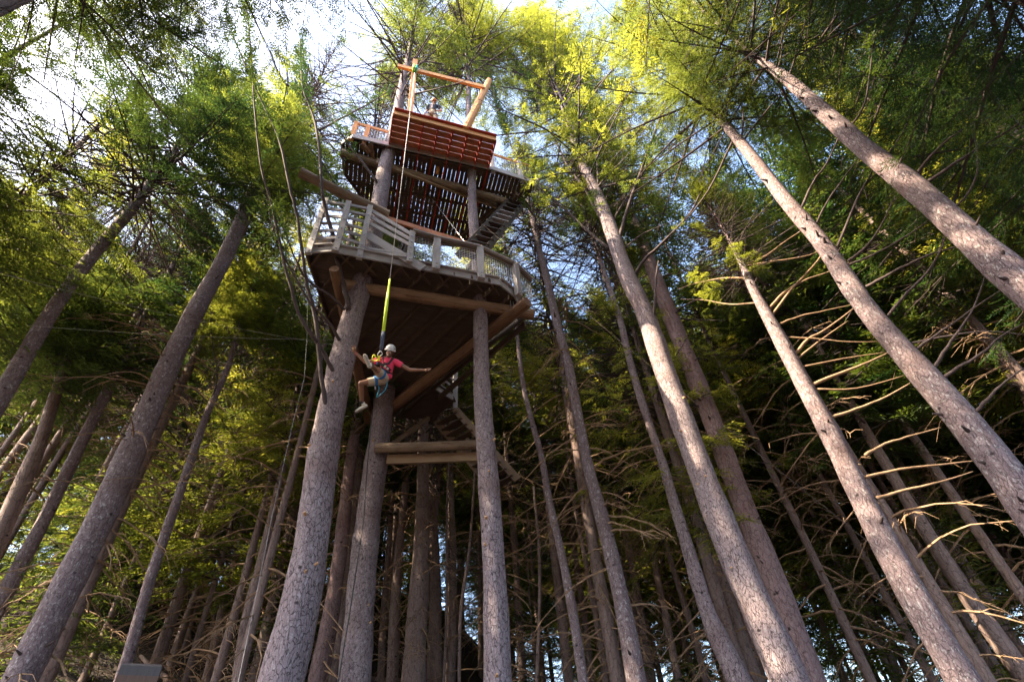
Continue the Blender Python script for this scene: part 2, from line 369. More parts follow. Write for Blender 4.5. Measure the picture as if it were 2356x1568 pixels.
# ------------------------------------------------------------------ trunks
def trunk_mesh(C, rad, mat, n=18, flare=True, loc=None, wob=.035):
    """C: list of centre points base to top, resampled, with slow radius noise"""
    pts = [Vector(p) for p in C]; P = []; RR = []
    for i in range(len(pts)-1):
        L = (pts[i+1]-pts[i]).length; k = max(1, int(L/.35))
        for j in range(k):
            t = j/k; P.append(pts[i].lerp(pts[i+1], t)); RR.append(rad[i]*(1-t)+rad[i+1]*t)
    P.append(pts[-1]); RR.append(rad[-1])
    # smooth the axis
    for _ in range(3):
        Q = [P[0]]+[(P[i-1]+P[i]*2+P[i+1])/4 for i in range(1, len(P)-1)]+[P[-1]]; P = Q
    ph = random.random()*50; mb = MB(); rings = []; us = []; acc = 0
    for i, p in enumerate(P):
        r = RR[i]; hh = p.z-P[0].z
        p = p+Vector((math.sin(hh*.75+ph), math.cos(hh*.6+ph), 0))*min(.03, hh*.01)*(1 if r > .1 else 1.4)
        if flare: r *= 1+.35*math.exp(-max(0, hh-.3)/.5)
        kn = .03*math.sin(hh*2.3+ph)+.025*math.sin(hh*5.1+ph*2)
        rings.append([p+Vector((math.cos(6.28318*j/n), math.sin(6.28318*j/n), 0))*r*(1+kn+wob*math.sin(3*6.28318*j/n+hh*.6+ph)+random.uniform(-.018, .018)) for j in range(n)])
        us.append(hh)
    mb.quadstrip(rings, us, 6.28*RR[0])
    return mb
NT = [0]
def px_tree(label, pts, dia=None, d=None, mat='bark', top=27, crown_key=None, cz=None, cs=1.0, dead=0, group=None, n=18, name='conifer_tree', stumps=0, limbs=(), ext=True):
    """pts: (px, py, width px) base to top on the photo; the trunk stands on a vertical plane facing the lens"""
    x0, y0, w0 = pts[0]
    if d is None:
        z = dia*F/w0; v = ray(x0, y0); d = math.hypot(v.x, v.y)*z
    B = atD(x0, y0, d)
    mid = pts[len(pts)//2]; nv = ray(mid[0], mid[1]); nv = Vector((nv.x, nv.y, 0)).normalized(); nb_ = nv.dot(B-CAM0)
    C = []; rad = []
    for x, y, w in pts:
        v = ray(x, y); t = nb_/nv.dot(v); C.append(v*t+CAM0); rad.append(max(.012, w*t/F/2))
    # down to the ground
    s = (C[1]-C[0]); s = s/s.z if abs(s.z) > .1 else Vector((0, 0, 1))
    g = ground(C[0].x, C[0].y)-.4
    if C[0].z > g+.1:
        k = C[0].z-g; base = C[0]-Vector((s.x*.5, s.y*.5, 1))*k
        C = [base]+C; rad = [rad[0]*(1+.012*k)]+rad
    if ext and C[-1].z < top-1:
        s = (C[-1]-C[-3])/(C[-1].z-C[-3].z)*.45; k = top-C[-1].z
        kk = min(k*.5, 5); C.append(C[-1]+Vector((s.x*.6*kk, s.y*.6*kk, kk))); rad.append(rad[-1]*(1-kk/k*.7))
        C.append(C[-1]+Vector((s.x*.3*(k-kk), s.y*.3*(k-kk), k-kk))); rad.append(.012)
    base = C[0]; NT[0] += 1
    t = thing(name, Vector((base.x, base.y, base.z+.4)), label, 'tree', group)
    trunk_mesh(C, rad, mat, n).build('trunk', M[mat], t, True, loc=base)
    def axis(z):
        for a, b in zip(C, C[1:]):
            if a.z <= z <= b.z: return a.lerp(b, (z-a.z)/max(1e-6, b.z-a.z))
        return C[-1]
    if crown_key:
        cm, bm_, L, R = CR[crown_key]
        z0 = cz if cz else C[-1].z-L; q = axis(z0+2); q = Vector((q.x, q.y, z0)); sz = (top+.5-z0)/L; rt = random.random()*6.28
        put('crown', cm, q, t, rt, (cs, cs, sz)); put('branches', bm_, q, t, rt, (cs, cs, sz))
    if dead:
        zb = dead if dead > 1 else 3; q = axis(zb)
        put('dead_branches', random.choice(DEAD), (q.x, q.y, zb), t, random.random()*6.28, (.9, .9, 1.1))
    for i in range(stumps):
        zz = base.z+random.uniform(2.2, 10 if mat == 'bark' else 15); c = axis(zz); rr = np.interp(zz, [p.z for p in C], rad)
        vw = Vector((-c.x, -c.y, 0)).normalized(); a = random.uniform(-1.1, 1.1)
        dr = Matrix.Rotation(a, 3, 'Z') @ vw; mb = MB(); sr = random.uniform(.013, .023)
        ln_ = .05 if mat == 'bark' else random.uniform(.05, .16)
        mb.tube([c+dr*rr*.8, c+dr*(rr*1.0+.0), c+dr*(rr+ln_)+Vector((0, 0, ln_*.3))], [sr*1.9, sr*1.5, sr*(1 if mat == 'bark' else .7)], 9)
        mb.build('branch_stub', M['cut' if mat == 'bark' else 'limb'], t, False)
    for lb in limbs:
        make_limb(t, C, nv, nb_, *lb)
    return t, C, rad
def make_limb(t, C, nv, nb_, path, w, tip=0.0, mat='limb'):
    pts = []; n_ = len(path); rr = []
    for i, (x, y) in enumerate(path):
        f = i/(n_-1); v = ray(x, y); k = (nb_+tip*f)/nv.dot(v); pts.append(v*k+CAM0); rr.append(w*k/F/2*(1-.75*f))
    P = []; RR = []
    for i in range(n_-1):
        p0 = pts[max(0, i-1)]; p1 = pts[i]; p2 = pts[i+1]; p3 = pts[min(n_-1, i+2)]
        for j in range(4):
            u = j/4; P.append(.5*((2*p1)+(p2-p0)*u+(2*p0-5*p1+4*p2-p3)*u*u+(3*p1-p0-3*p2+p3)*u**3)+Vector((random.uniform(-1, 1), random.uniform(-1, 1), random.uniform(-1, 1)))*rr[i]*.25); RR.append(rr[i]*(1-u)+rr[i+1]*u)
    P.append(pts[-1]); RR.append(rr[-1])
    MB().tube(P, RR, 7).build('limb', M[mat], t, True)
    return P

def foliage_path(t, P, s0=.3, bl0=1.0, den=16, tl=.16, tw=.035, mat='leaf_dark', seed=1, hang=.55):
    """needle sprays along a drawn limb"""
    rg = np.random.default_rng(seed); A = np.array([tuple(p) for p in P]); seg = np.linalg.norm(np.diff(A, axis=0), axis=1)
    cum = np.concatenate([[0], np.cumsum(seg)]); L = cum[-1]; nb = int(L*(1-s0)*den)
    s = np.sort(s0+(1-s0)*rg.random(nb)); X = np.stack([np.interp(s*L, cum, A[:, k]) for k in range(3)], 1)
    X2 = np.stack([np.interp(np.minimum(1, s+.04)*L, cum, A[:, k]) for k in range(3)], 1); X1 = np.stack([np.interp(np.maximum(0, s-.04)*L, cum, A[:, k]) for k in range(3)], 1)
    T = norm(X2-X1); up = np.array([0, 0, 1.]); sd_ = norm(np.cross(T, up)+1e-3)
    sg = np.where(rg.random(nb) < .5, -1., 1.); an = np.radians(rg.uniform(35, 75, nb))
    D = norm(T*np.cos(an)[:, None]*.8+sd_*(sg*np.sin(an))[:, None]+rg.normal(0, .25, (nb, 3))); bl = bl0*rg.uniform(.4, 1.2, nb)*(1.15-.6*s)
    tcn = np.maximum(3, (bl*15).astype(int)); ti = np.repeat(np.arange(nb), tcn); q = np.concatenate([np.linspace(.05, 1, c) for c in tcn])
    Q = X[ti]+D[ti]*(bl[ti]*q)[:, None]; Q[:, 2] -= hang*bl[ti]*q*q
    ta = np.radians(rg.uniform(25, 65, len(q)))*np.where(rg.random(len(q)) < .5, -1., 1.)
    S2 = norm(np.cross(D[ti], up)+1e-3); TD = D[ti]*np.cos(ta)[:, None]+S2*np.sin(ta)[:, None]; TD[:, 2] += rg.uniform(-.4, .2, len(q)); TD = norm(TD)
    TL = tl*rg.uniform(.6, 1.3, len(q)); TW = tw*rg.uniform(.7, 1.2, len(q)); nr = norm(up+rg.normal(0, .6, (len(q), 3))); sv = norm(np.cross(TD, nr))
    V = np.stack([Q, Q+TD*(TL*.35)[:, None]+sv*(TW*.5)[:, None], Q+TD*TL[:, None], Q+TD*(TL*.45)[:, None]-sv*(TW*.5)[:, None]], 1).reshape(-1, 3)
    w = norm(np.cross(D, rg.normal(0, 1, (nb, 3))))*.006; b2 = X+D*(bl*.85)[:, None]; b2[:, 2] -= hang*bl*.6
    V2 = np.stack([X-w, X+w, b2+w*.4, b2-w*.4], 1).reshape(-1, 3)
    V = np.concatenate([V, V2])-np.array(tuple(t.location)); Fq = np.arange(len(V)).reshape(-1, 4)
    me = npmesh('needle_sprays', V, Fq, M[mat]); o = bpy.data.objects.new('needle_sprays', me); COL.objects.link(o); o.parent = t
    return o

# ------------------------------------------------------------------ the trees of the photograph (px, py, width px)
G_T = 'three great trunks carrying the treehouse'
t1, c1, r1 = px_tree('thick furrowed trunk carrying the front left corner of the treehouse, behind the jumper', [(645, 1568, 104), (692, 1370, 84), (740, 1046, 68), (787, 850, 56), (823, 690, 48), (877, 449, 36), (885, 400, 33)], d=9.8, top=46, crown_key='near0', cz=25.5, cs=1.2, n=28, stumps=8, group=G_T)
t3, c3, r3 = px_tree('straight thick trunk under the right corner of the lower deck, with cut orange knots', [(1142, 1568, 64), (1137, 1413, 58), (1130, 1246, 51), (1122, 1046, 46), (1112, 900, 38), (1104, 740, 33), (1092, 530, 24), (1088, 470, 21)], d=10.1, top=46, crown_key='near3', cs=1.25, n=26, stumps=8, group=G_T)
t2, c2, r2 = px_tree('thick trunk below the dangling jumper, rising to the rear corner of the lower deck', [(812, 1568, 74), (839, 1306, 61), (867, 1046, 51), (878, 940, 46), (885, 880, 44)], d=14.3, top=29, crown_key='near2', cz=20.5, cs=1.0, n=26, stumps=3, group=G_T)
NV = Vector((-4.02, 8.94, 0)).normalized()
def t1limb(path, w, tip, fol=None, seed=1, **k):
    P = make_limb(t1, c1, NV, 9.6, path, w, tip)
    if fol: foliage_path(t1, P, fol, seed=seed, **k)
t1limb([(803, 717), (790, 653), (774, 596), (763, 533), (748, 476), (740, 429), (730, 305), (712, 240), (696, 196), (690, 90)], 13, -1.6, .62, 1, bl0=1.0)
t1limb([(734, 300), (770, 280), (826, 251), (870, 225), (905, 201)], 6, -.3, .2, 2, bl0=.6)
t1limb([(794, 713), (761, 682), (712, 648), (686, 610), (640, 500), (600, 430)], 8, -1.5, .6, 3)
t1limb([(782, 786), (761, 747), (717, 700), (670, 622), (640, 560), (618, 480)], 8, -1.5, .6, 4)
t1limb([(752, 938), (738, 860), (727, 742), (707, 658), (696, 585), (683, 494), (666, 429), (644, 326), (610, 250), (560, 140), (520, 40)], 11, -2.2, .55, 5, bl0=1.0)
t1limb([(770, 862), (738, 799), (722, 776), (688, 723), (670, 663), (649, 585), (625, 470), (600, 380), (585, 240), (575, 90), (560, -40)], 10, -2.4, .55, 6, bl0=1.0)
t1limb([(822, 565), (800, 520), (775, 440), (745, 380), (700, 330)], 8, -.8, .4, 7)
t1limb([(868, 420), (840, 380), (800, 330), (775, 290), (760, 240)], 7, -.5, .3, 8, bl0=.5)

tN = px_tree('biggest pale trunk right of the treehouse with sunlit left flank and many upper limbs', [(1815, 1568, 86), (1761, 1446, 80), (1702, 1313, 71), (1600, 1046, 56), (1537, 880, 50), (1485, 720, 42), (1445, 638, 37), (1402, 521, 31), (1369, 438, 26), (1339, 368, 22), (1320, 318, 18)], dia=.66, top=46, crown_key='near3', cz=20, cs=1.25, n=28, stumps=6)
def lim(T, path, w, tip=0, fol=None, seed=1, **k):
    t, C, r = T; b = C[1]-CAM0; nv = Vector((b.x, b.y, 0)).normalized()
    P = make_limb(t, C, nv, nv.dot(C[len(C)//2]-CAM0), path, w, tip, k.pop('bark', 'limb'))
    if fol: foliage_path(t, P, fol, seed=seed, **k)
lim(tN, [(1402, 572), (1351, 530), (1304, 485), (1245, 434), (1191, 368), (1160, 290), (1125, 180)], 7, -1.0, .55, 11, bl0=1.2, tl=.2, tw=.045)
lim(tN, [(1388, 514), (1360, 462), (1343, 429), (1322, 403), (1299, 368), (1215, 190), (1150, 90)], 8, -.8, .5, 12, bl0=1.2, tl=.2, tw=.045)
lim(tN, [(1423, 561), (1437, 504), (1463, 427), (1484, 368), (1530, 240), (1560, 150), (1572, 0)], 10, -1.2, .55, 13, bl0=1.2, tl=.2, tw=.045)
lim(tN, [(1459, 633), (1484, 596), (1527, 556), (1588, 490), (1613, 443), (1656, 387), (1690, 300)], 8, -.8, .6, 14, bl0=1.2, tl=.2, tw=.045)
lim(tN, [(1503, 775), (1506, 700), (1509, 638), (1515, 600)], 9, -.3)
lim(tN, [(1409, 509), (1433, 469), (1456, 434), (1491, 377), (1520, 300)], 6, -.4, .5, 15, bl0=1.2, tl=.2, tw=.045)
lim(tN, [(1379, 467), (1376, 415), (1374, 368), (1372, 290), (1360, 200)], 6, -.6, .5, 16, bl0=1.2, tl=.2, tw=.045)
lim(tN, [(1438, 570), (1475, 540), (1520, 520), (1555, 505)], 4, -.4)
tO = px_tree('dark purple-grey trunk close behind the right side of the big pale trunk', [(1866, 1568, 58), (1800, 1379, 55), (1744, 1246, 52), (1668, 1046, 44), (1600, 870, 40), (1532, 697, 34), (1498, 615, 28), (1472, 545, 24), (1432, 450, 18), (1406, 380, 13)], dia=.52, mat='bark_red', top=31, crown_key='suntint1', cz=20, stumps=16)
for a in ([(1511, 645), (1560, 625), (1640, 622), (1710, 626)], [(1545, 730), (1600, 735), (1680, 738)], [(1545, 720), (1600, 690), (1650, 670), (1700, 665)], [(1485, 570), (1530, 580), (1600, 640), (1680, 690)], [(1440, 460), (1460, 440), (1500, 380), (1560, 320)]): lim(tO, a, 5, .3)
tP = px_tree('narrow sunlit trunk seen in the gap behind the two big right trunks', [(1650, 1200, 20), (1610, 1010, 18), (1575, 880, 15), (1545, 790, 13)], dia=.34, mat='bark_far', top=27, crown_key='far0', cz=10)
tQ = px_tree('crooked trunk with swollen bend at its foot, left of the big pale trunk', [(1705, 1568, 56), (1655, 1470, 48), (1627, 1413, 36), (1607, 1330, 33), (1580, 1246, 29), (1552, 1163, 25), (1518, 1046, 19), (1490, 970, 18), (1455, 850, 17), (1429, 736, 14), (1396, 650, 11), (1363, 544, 9), (1348, 490, 8)], dia=.5, top=27, crown_key='near1', cz=17.5, cs=.8)
tL = px_tree('thin grey trunk just right of the straight trunk under the deck corner', [(1345, 1568, 24), (1328, 1446, 22), (1308, 1346, 21), (1285, 1246, 18), (1262, 1163, 17), (1245, 1046, 14), (1220, 950, 12), (1205, 880, 11), (1187, 760, 8)], dia=.24, mat='bark_smooth', top=24, crown_key='far1', cz=15, cs=.6)
tM = px_tree('mottled trunk with bare twigs midway between deck corner and big pale trunk', [(1465, 1568, 46), (1448, 1479, 43), (1428, 1379, 38), (1408, 1296, 36), (1382, 1179, 32), (1362, 1113, 28), (1348, 1046, 25), (1315, 870, 22), (1278, 736, 19), (1257, 626, 17), (1243, 579, 14), (1217, 474, 11)], dia=.42, mat='bark_smooth', top=29, crown_key='near2', cz=19, cs=.8, dead=5, n=22, stumps=12)
tV = px_tree('slim peach-lit trunk just right of the mottled trunk', [(1430, 1300, 17), (1395, 1170, 16), (1365, 1050, 15), (1335, 900, 13), (1320, 800, 12), (1303, 700, 9)], dia=.32, mat='bark_far', top=27, crown_key='far2', cz=11)
tR = px_tree('brightly sunlit trunk with many bare side branches, right of the big pale trunk', [(2220, 1568, 72), (2188, 1513, 69), (2138, 1430, 66), (2071, 1313, 60), (2018, 1213, 55), (1981, 1146, 52), (1934, 1046, 47), (1911, 990, 44), (1878, 940, 41), (1848, 883, 37), (1818, 823, 33), (1791, 773, 30), (1771, 733, 27), (1744, 690, 22), (1721, 640, 18), (1704, 600, 13)], dia=.5, mat='bark_smooth', top=17.5, crown_key='near3', cz=12.5, cs=.5, n=24, stumps=10)
for a, w in (([(1794, 745), (1838, 728), (1904, 713), (1964, 700)], 6), ([(1828, 816), (1860, 780), (1904, 755), (1968, 706)], 9), ([(1834, 826), (1884, 785), (1951, 738)], 6), ([(1804, 776), (1871, 778), (1948, 786), (2024, 785)], 5),
             ([(1848, 843), (1938, 825), (2038, 810)], 5), ([(1868, 885), (1954, 850), (2004, 830), (2043, 811)], 9), ([(1878, 895), (1971, 893), (2081, 863)], 6), ([(1911, 960), (1971, 940), (2038, 913), (2094, 881)], 9),
             ([(1991, 1046), (2038, 1020), (2104, 1000), (2164, 983)], 8), ([(1771, 710), (1804, 673), (1848, 646), (1904, 626), (1960, 600)], 7), ([(1778, 723), (1821, 666), (1881, 600), (1900, 560)], 7),
             ([(1710, 610), (1760, 590), (1800, 560), (1860, 520)], 7), ([(1712, 612), (1790, 600), (1850, 590), (1890, 575)], 6), ([(1716, 640), (1660, 640), (1600, 652), (1560, 665)], 6), ([(1740, 697), (1680, 700), (1620, 690), (1565, 688)], 5),
             ([(1984, 1099), (2071, 1079), (2188, 1066), (2240, 1060)], 8), ([(2018, 1146), (2071, 1129), (2171, 1106), (2239, 1084)], 9)):
    lim(tR, a, w, .5, bark='dead')
tS = px_tree('long trunk crossing in front of the bare branches, dark below with orange light patches', [(2356, 1150, 82), (2271, 1033, 72), (2214, 966, 66), (2171, 913, 61), (2118, 856, 55), (2071, 806, 51), (2028, 756, 47), (1981, 696, 43), (1944, 640, 40), (1904, 573, 37), (1861, 523, 34), (1798, 450, 30), (1758, 393, 27), (1711, 333, 23), (1681, 300, 20), (1628, 240, 14)], dia=.52, mat='bark_smooth', top=30, crown_key='fine1', cz=16, n=26, stumps=14)
for a, w in (([(2161, 876), (2204, 846), (2258, 813), (2304, 773), (2356, 743)], 10), ([(2144, 856), (2181, 796), (2214, 750), (2241, 706), (2271, 623)], 9), ([(2108, 803), (2154, 770), (2204, 736), (2244, 706), (2314, 660)], 7), ([(2094, 790), (2188, 771), (2271, 761), (2356, 770)], 6),
             ([(2231, 963), (2264, 926), (2304, 886), (2356, 846)], 11), ([(2044, 725), (2088, 673), (2131, 630), (2171, 560), (2180, 500)], 8), ([(1993, 660), (2054, 626), (2121, 593), (2204, 566), (2300, 540)], 8), ([(1951, 600), (1988, 573), (2024, 523), (2060, 450)], 8),
             ([(1951, 610), (2021, 580), (2111, 526), (2180, 470)], 6), ([(1838, 495), (1871, 420), (1904, 373), (1931, 310), (1950, 250)], 7), ([(1874, 525), (1904, 463), (1954, 393), (1981, 353)], 6), ([(1921, 583), (1971, 460), (2004, 400), (2021, 350)], 7),
             ([(1708, 325), (1760, 260), (1800, 215), (1838, 190)], 5), ([(1690, 315), (1640, 420), (1600, 480), (1571, 510)], 6), ([(1705, 320), (1710, 270), (1700, 200)], 5), ([(1675, 290), (1660, 250), (1658, 200)], 4)):
    lim(tS, a, w, -.3)
tT = px_tree('broad trunk slanting through the upper right corner, mottled with sunlight', [(2356, 656, 72), (2304, 613, 68), (2254, 566, 63), (2204, 522, 58), (2138, 458, 53), (2054, 393, 46), (1994, 350, 42), (1921, 283, 36), (1864, 233, 31), (1831, 197, 27), (1784, 160, 20), (1748, 135, 14)], dia=.5, mat='bark_smooth', top=30, crown_key='fine1', cz=16, n=26, stumps=14)
for a, w in (([(2104, 407), (2138, 363), (2188, 316), (2304, 243)], 8), ([(2131, 420), (2221, 360), (2304, 310), (2356, 277)], 9), ([(1948, 300), (1985, 250), (2000, 180), (2010, 80)], 6), ([(1815, 180), (1830, 130), (1850, 60), (1865, 0)], 6), ([(1790, 165), (1800, 100), (1795, 20)], 5), ([(2180, 495), (2230, 440), (2250, 380), (2240, 300)], 6), ([(2030, 375), (2080, 300), (2100, 240)], 6)):
    lim(tT, a, w, -.3, .5, 40+w)
tU = px_tree('dark slim trunk in shadow at the right, behind the long trunk', [(2348, 1546, 44), (2304, 1480, 42), (2238, 1396, 38), (2188, 1313, 33), (2111, 1189, 28), (2071, 1122, 25), (2038, 1063, 23), (1998, 1006, 20), (1961, 923, 15), (1921, 873, 13), (1891, 806, 10)], dia=.42, mat='bark_far', top=25, crown_key='far1', cz=9)
tA = px_tree('silvery bare trunk leaning across the far left edge', [(0, 908, 40), (55, 820, 35), (110, 735, 30), (163, 660, 28), (215, 590, 26), (300, 480, 23), (345, 418, 20)], dia=.4, mat='bark_smooth', top=28, crown_key='near1', cz=17, cs=1.2, n=22)
lim(tA, [(352, 410), (338, 360), (325, 290), (300, 220)], 8, -.5, .3, 61); lim(tA, [(356, 405), (345, 330), (330, 250), (320, 150)], 7, .3, .3, 62); lim(tA, [(305, 470), (270, 430), (220, 400)], 4, -.5)
tB = px_tree('large lichen-flecked leaning trunk running up the left side', [(48, 1568, 74), (106, 1440, 66), (166, 1313, 62), (232, 1180, 59), (296, 1046, 56), (345, 945, 50), (387, 856, 46), (448, 722, 38), (515, 590, 33), (545, 523, 29), (585, 440, 24)], dia=.56, mat='bark_smooth', top=32, crown_key='near2', cz=19.5, cs=1.15, n=28, stumps=14)
for a in ([(365, 900), (340, 870), (300, 855), (240, 862), (190, 885)], [(395, 1130), (350, 1110), (300, 1098), (220, 1108)], [(222, 1134), (170, 1110), (90, 1104), (0, 1135)], [(310, 1010), (250, 995), (180, 1000), (120, 1020)]): lim(tB, a, 4, -.8, bark='dead')
tC = px_tree('slender trunk standing between the far left edge and the large lichen-flecked one', [(10, 1363, 34), (50, 1280, 31), (95, 1203, 28), (135, 1120, 27), (175, 1046, 25), (225, 950, 23), (275, 856, 21), (332, 722, 15)], dia=.36, mat='bark_smooth', top=24, crown_key='far1', cz=13, cs=.9)
tC2 = px_tree('brown hazy trunk behind the slender one near the left edge', [(0, 1225, 38), (45, 1120, 33), (93, 1030, 29), (127, 925, 25), (150, 850, 19), (172, 790, 14)], dia=.42, mat='bark_far', top=24, crown_key='far0', cz=12)
tD = px_tree('thin straight trunk rising beside the square timber post', [(272, 1568, 26), (295, 1500, 25), (333, 1363, 24), (393, 1206, 21), (447, 1046, 18), (477, 939, 15), (510, 873, 13), (547, 757, 12), (580, 656, 11), (613, 563, 9)], dia=.24, mat='bark_smooth', top=22, crown_key='far3', cz=14, cs=.6, stumps=2)
for a in ([(478, 938), (500, 870), (490, 800), (483, 700)], [(560, 720), (600, 760), (660, 790)], [(478, 925), (440, 890), (380, 870), (330, 850), (262, 862)], [(465, 960), (420, 900), (400, 820)]): lim(tD, a, 4, -.4)
tE = px_tree('thin trunk with a cord hanging beside it, left of the thick front trunk', [(545, 1568, 28), (567, 1413, 24), (590, 1346, 23), (610, 1280, 22), (633, 1163, 17), (658, 1046, 14), (680, 960, 10), (697, 890, 8)], dia=.3, mat='bark_far', top=21, crown_key='far3', cz=10, cs=.7)
tF = px_tree('dark dead snag with a forked top on the left hillside', [(535, 1470, 15), (540, 1346, 15), (546, 1240, 14), (550, 1200, 12), (557, 1130, 10), (565, 1105, 8), (590, 1080, 6), (605, 1055, 5)], dia=.3, mat='bark_far', ext=False, name='dead_snag')
lim(tF, [(553, 1160), (540, 1125), (548, 1100)], 7, 0)
tG = px_tree('thick dark double trunk in shade between the two central carrying trunks', [(955, 1568, 56), (962, 1379, 46), (970, 1179, 32), (974, 1080, 27), (976, 980, 22), (980, 900, 18)], dia=.7, mat='bark_far', top=26, crown_key='far0', cz=12, dead=4)
tG2 = px_tree('brown shaded trunk touching the dark double trunk on its right', [(1005, 1568, 34), (1000, 1379, 28), (995, 1179, 20), (990, 1000, 15)], dia=.5, mat='bark_far', top=26, crown_key='far1', cz=12)
tH = px_tree('sun-striped trunk between the front left and rear carrying trunks', [(728, 1568, 46), (760, 1400, 36), (785, 1250, 31), (812, 1046, 25), (830, 900, 19)], dia=.5, mat='bark_red', top=26, crown_key='far2', cz=12, dead=3)
tH2 = px_tree('shaded trunk squeezed beside the sun-striped trunk', [(765, 1568, 30), (790, 1400, 26), (806, 1250, 21), (826, 1046, 16)], dia=.4, mat='bark_far', top=26, crown_key='far3', cz=13)
for i, (lb, p, di) in enumerate((
    ('pale narrow trunk just right of the rear carrying trunk', [(878, 1568, 18), (884, 1413, 16), (893, 1246, 13), (903, 1113, 11), (908, 1000, 9)], .26),
    ('sun-dappled trunk second from the rear carrying trunk', [(900, 1568, 28), (908, 1413, 25), (925, 1213, 19), (935, 1080, 15), (938, 960, 12)], .38),
    ('bright sunlit trunk in the middle of the gap between rear and right carrying trunks', [(1037, 1568, 22), (1040, 1446, 20), (1044, 1246, 15), (1038, 1080, 10), (1036, 980, 8)], .32),
    ('thin bright sapling stem left of the bright sunlit middle trunk', [(1018, 1568, 7), (1025, 1380, 6), (1031, 1180, 5), (1033, 1060, 4)], .09),
    ('crooked bare sapling stem left of the straight right carrying trunk', [(1055, 1568, 8), (1062, 1400, 8), (1082, 1280, 7), (1087, 1150, 5), (1090, 1050, 4)], .1),
    ('thin sapling stem right of the straight right carrying trunk', [(1235, 1568, 9), (1238, 1400, 8), (1240, 1260, 7), (1230, 1120, 5)], .11),
    ('orange-lit trunk behind the thin grey trunk', [(1310, 1568, 24), (1295, 1420, 22), (1278, 1300, 20), (1262, 1180, 16), (1250, 1080, 12)], .34),
    ('slim trunk behind and left of the mottled trunk', [(1360, 1568, 16), (1342, 1400, 15), (1322, 1250, 12), (1300, 1100, 10), (1285, 1000, 8)], .26),
    ('tall slim trunk behind and right of the mottled trunk', [(1500, 1568, 22), (1470, 1400, 19), (1445, 1250, 16), (1420, 1130, 13), (1400, 1030, 10)], .34),
    ('slim trunk left of the crooked trunk', [(1560, 1568, 20), (1535, 1430, 17), (1505, 1280, 14), (1478, 1150, 11), (1455, 1040, 9)], .3),
    ('pale broken-barked trunk deep in shade right of the dark purple-grey trunk', [(1990, 1400, 16), (1955, 1340, 15), (1905, 1240, 13), (1860, 1150, 11), (1820, 1080, 9)], .28),
    ('grey trunk in deep shade at the lower right behind the slim dark trunk', [(2180, 1240, 22), (2120, 1150, 19), (2060, 1050, 15), (2010, 980, 12)], .34),
    ('pale birch-like stem low on the left hillside', [(150, 1480, 18), (205, 1360, 16), (260, 1240, 14), (315, 1130, 13), (360, 1046, 11)], .3),
    ('dark thin trunk on the left hillside beyond the thin straight trunk', [(420, 1500, 18), (450, 1400, 16), (490, 1260, 13), (525, 1130, 10)], .3),
    ('short leaning dark trunk left of the cord', [(478, 1568, 22), (505, 1440, 19), (530, 1320, 15), (560, 1190, 11)], .32))):
    px_tree(lb, p, dia=di, mat='bark_far', top=24 if di > .15 else 11, crown_key=(('far%d' % (i % 4)) if di > .15 else 'dry0'), cz=(11+i % 3 if di > .15 else 7.5), cs=(.9 if di > .15 else .35), dead=(3 if di > .15 and i % 2 else 0), n=12)

# ------------------------------------------------------------------ the forest all round
TRK = []
for i in range(3):
    mb = trunk_mesh([Vector((0, 0, -.6)), Vector((.05, .1, 6)), Vector((-.1, .15, 13)), Vector((0, .05, 20)), Vector((.1, 0, 26))], [.24, .19, .15, .09, .02], 'bark_far', 10)
    o = mb.build('trunk', M['bark_far'], None, True); TRK.append(o.data); bpy.data.objects.remove(o)
placed = []
rf = random.Random(11)
def az_of(x, y): return math.degrees(math.atan2(x, y))
SECT = [(-62, 'beyond the far left edge trunk'), (-48, 'behind the silvery trunk at the left edge'), (-40, 'between the two leftmost lichen-flecked trunks'), (-33, 'behind the large lichen-flecked left trunk'),
        (-26, 'behind the thin trunk above the timber post'), (-19, 'left of the front carrying trunk of the treehouse'), (-12, 'between the two left carrying trunks'), (-4, 'left of the straight right carrying trunk'),
        (4, 'just right of the straight carrying trunk'), (12, 'behind the mottled trunk with bare twigs'), (20, 'behind the crooked trunk'), (29, 'behind the biggest pale trunk'), (38, 'left of the brightly lit bare trunk'),
        (47, 'behind the sunlit trunk with bare branches'), (58, 'beyond the long crossing trunk'), (180, 'beyond the broad slanting trunk')]
LOOK = {'far0': 'green', 'far1': 'dark', 'far2': 'fresh green', 'far3': 'golden', 'young0': 'green', 'young1': 'golden', 'near0': 'green', 'near1': 'dark', 'near2': 'fresh green', 'near3': 'golden'}  # golden stands for crowns whose needle colour has sunlight painted in
def lab(x, y, key, sc, young=False):
    a = az_of(x, y); w = [t for m, t in SECT if a < m][0]; d = math.hypot(x, y)
    if young: k = '%s young conifer' % LOOK[key]
    else: k = '%s %s %s conifer' % ('nearer' if d < 23 else 'distant' if d < 36 else 'farthest', 'slender' if sc < .75 else 'stout', LOOK[key])
    return k+' '+w, ('young conifers ' if young else 'forest conifers ')+w
def filler(x, y, key, cz, sc, rad_s, dead=False, hs=1.0):
    g = ground(x, y); lb_, gr_ = lab(x, y, key, sc); t = thing('conifer_tree', (x, y, g), lb_, 'tree', gr_)
    rt = rf.random()*6.28
    put('trunk', rf.choice(TRK), (x, y, g), t, rt, (sc, sc, hs))
    cm, bm_, L, R = CR[key]; top = 26*hs
    put('crown', cm, (x, y, g+cz), t, rt, (rad_s, rad_s, (top-cz)/L)); put('branches', bm_, (x, y, g+cz), t, rt, (rad_s, rad_s, (top-cz)/L))
    if dead: put('dead_branches', rf.choice(DEAD), (x, y, g+.8), t, rt, (1, 1, 1+rf.random()*.3))
tries = 0
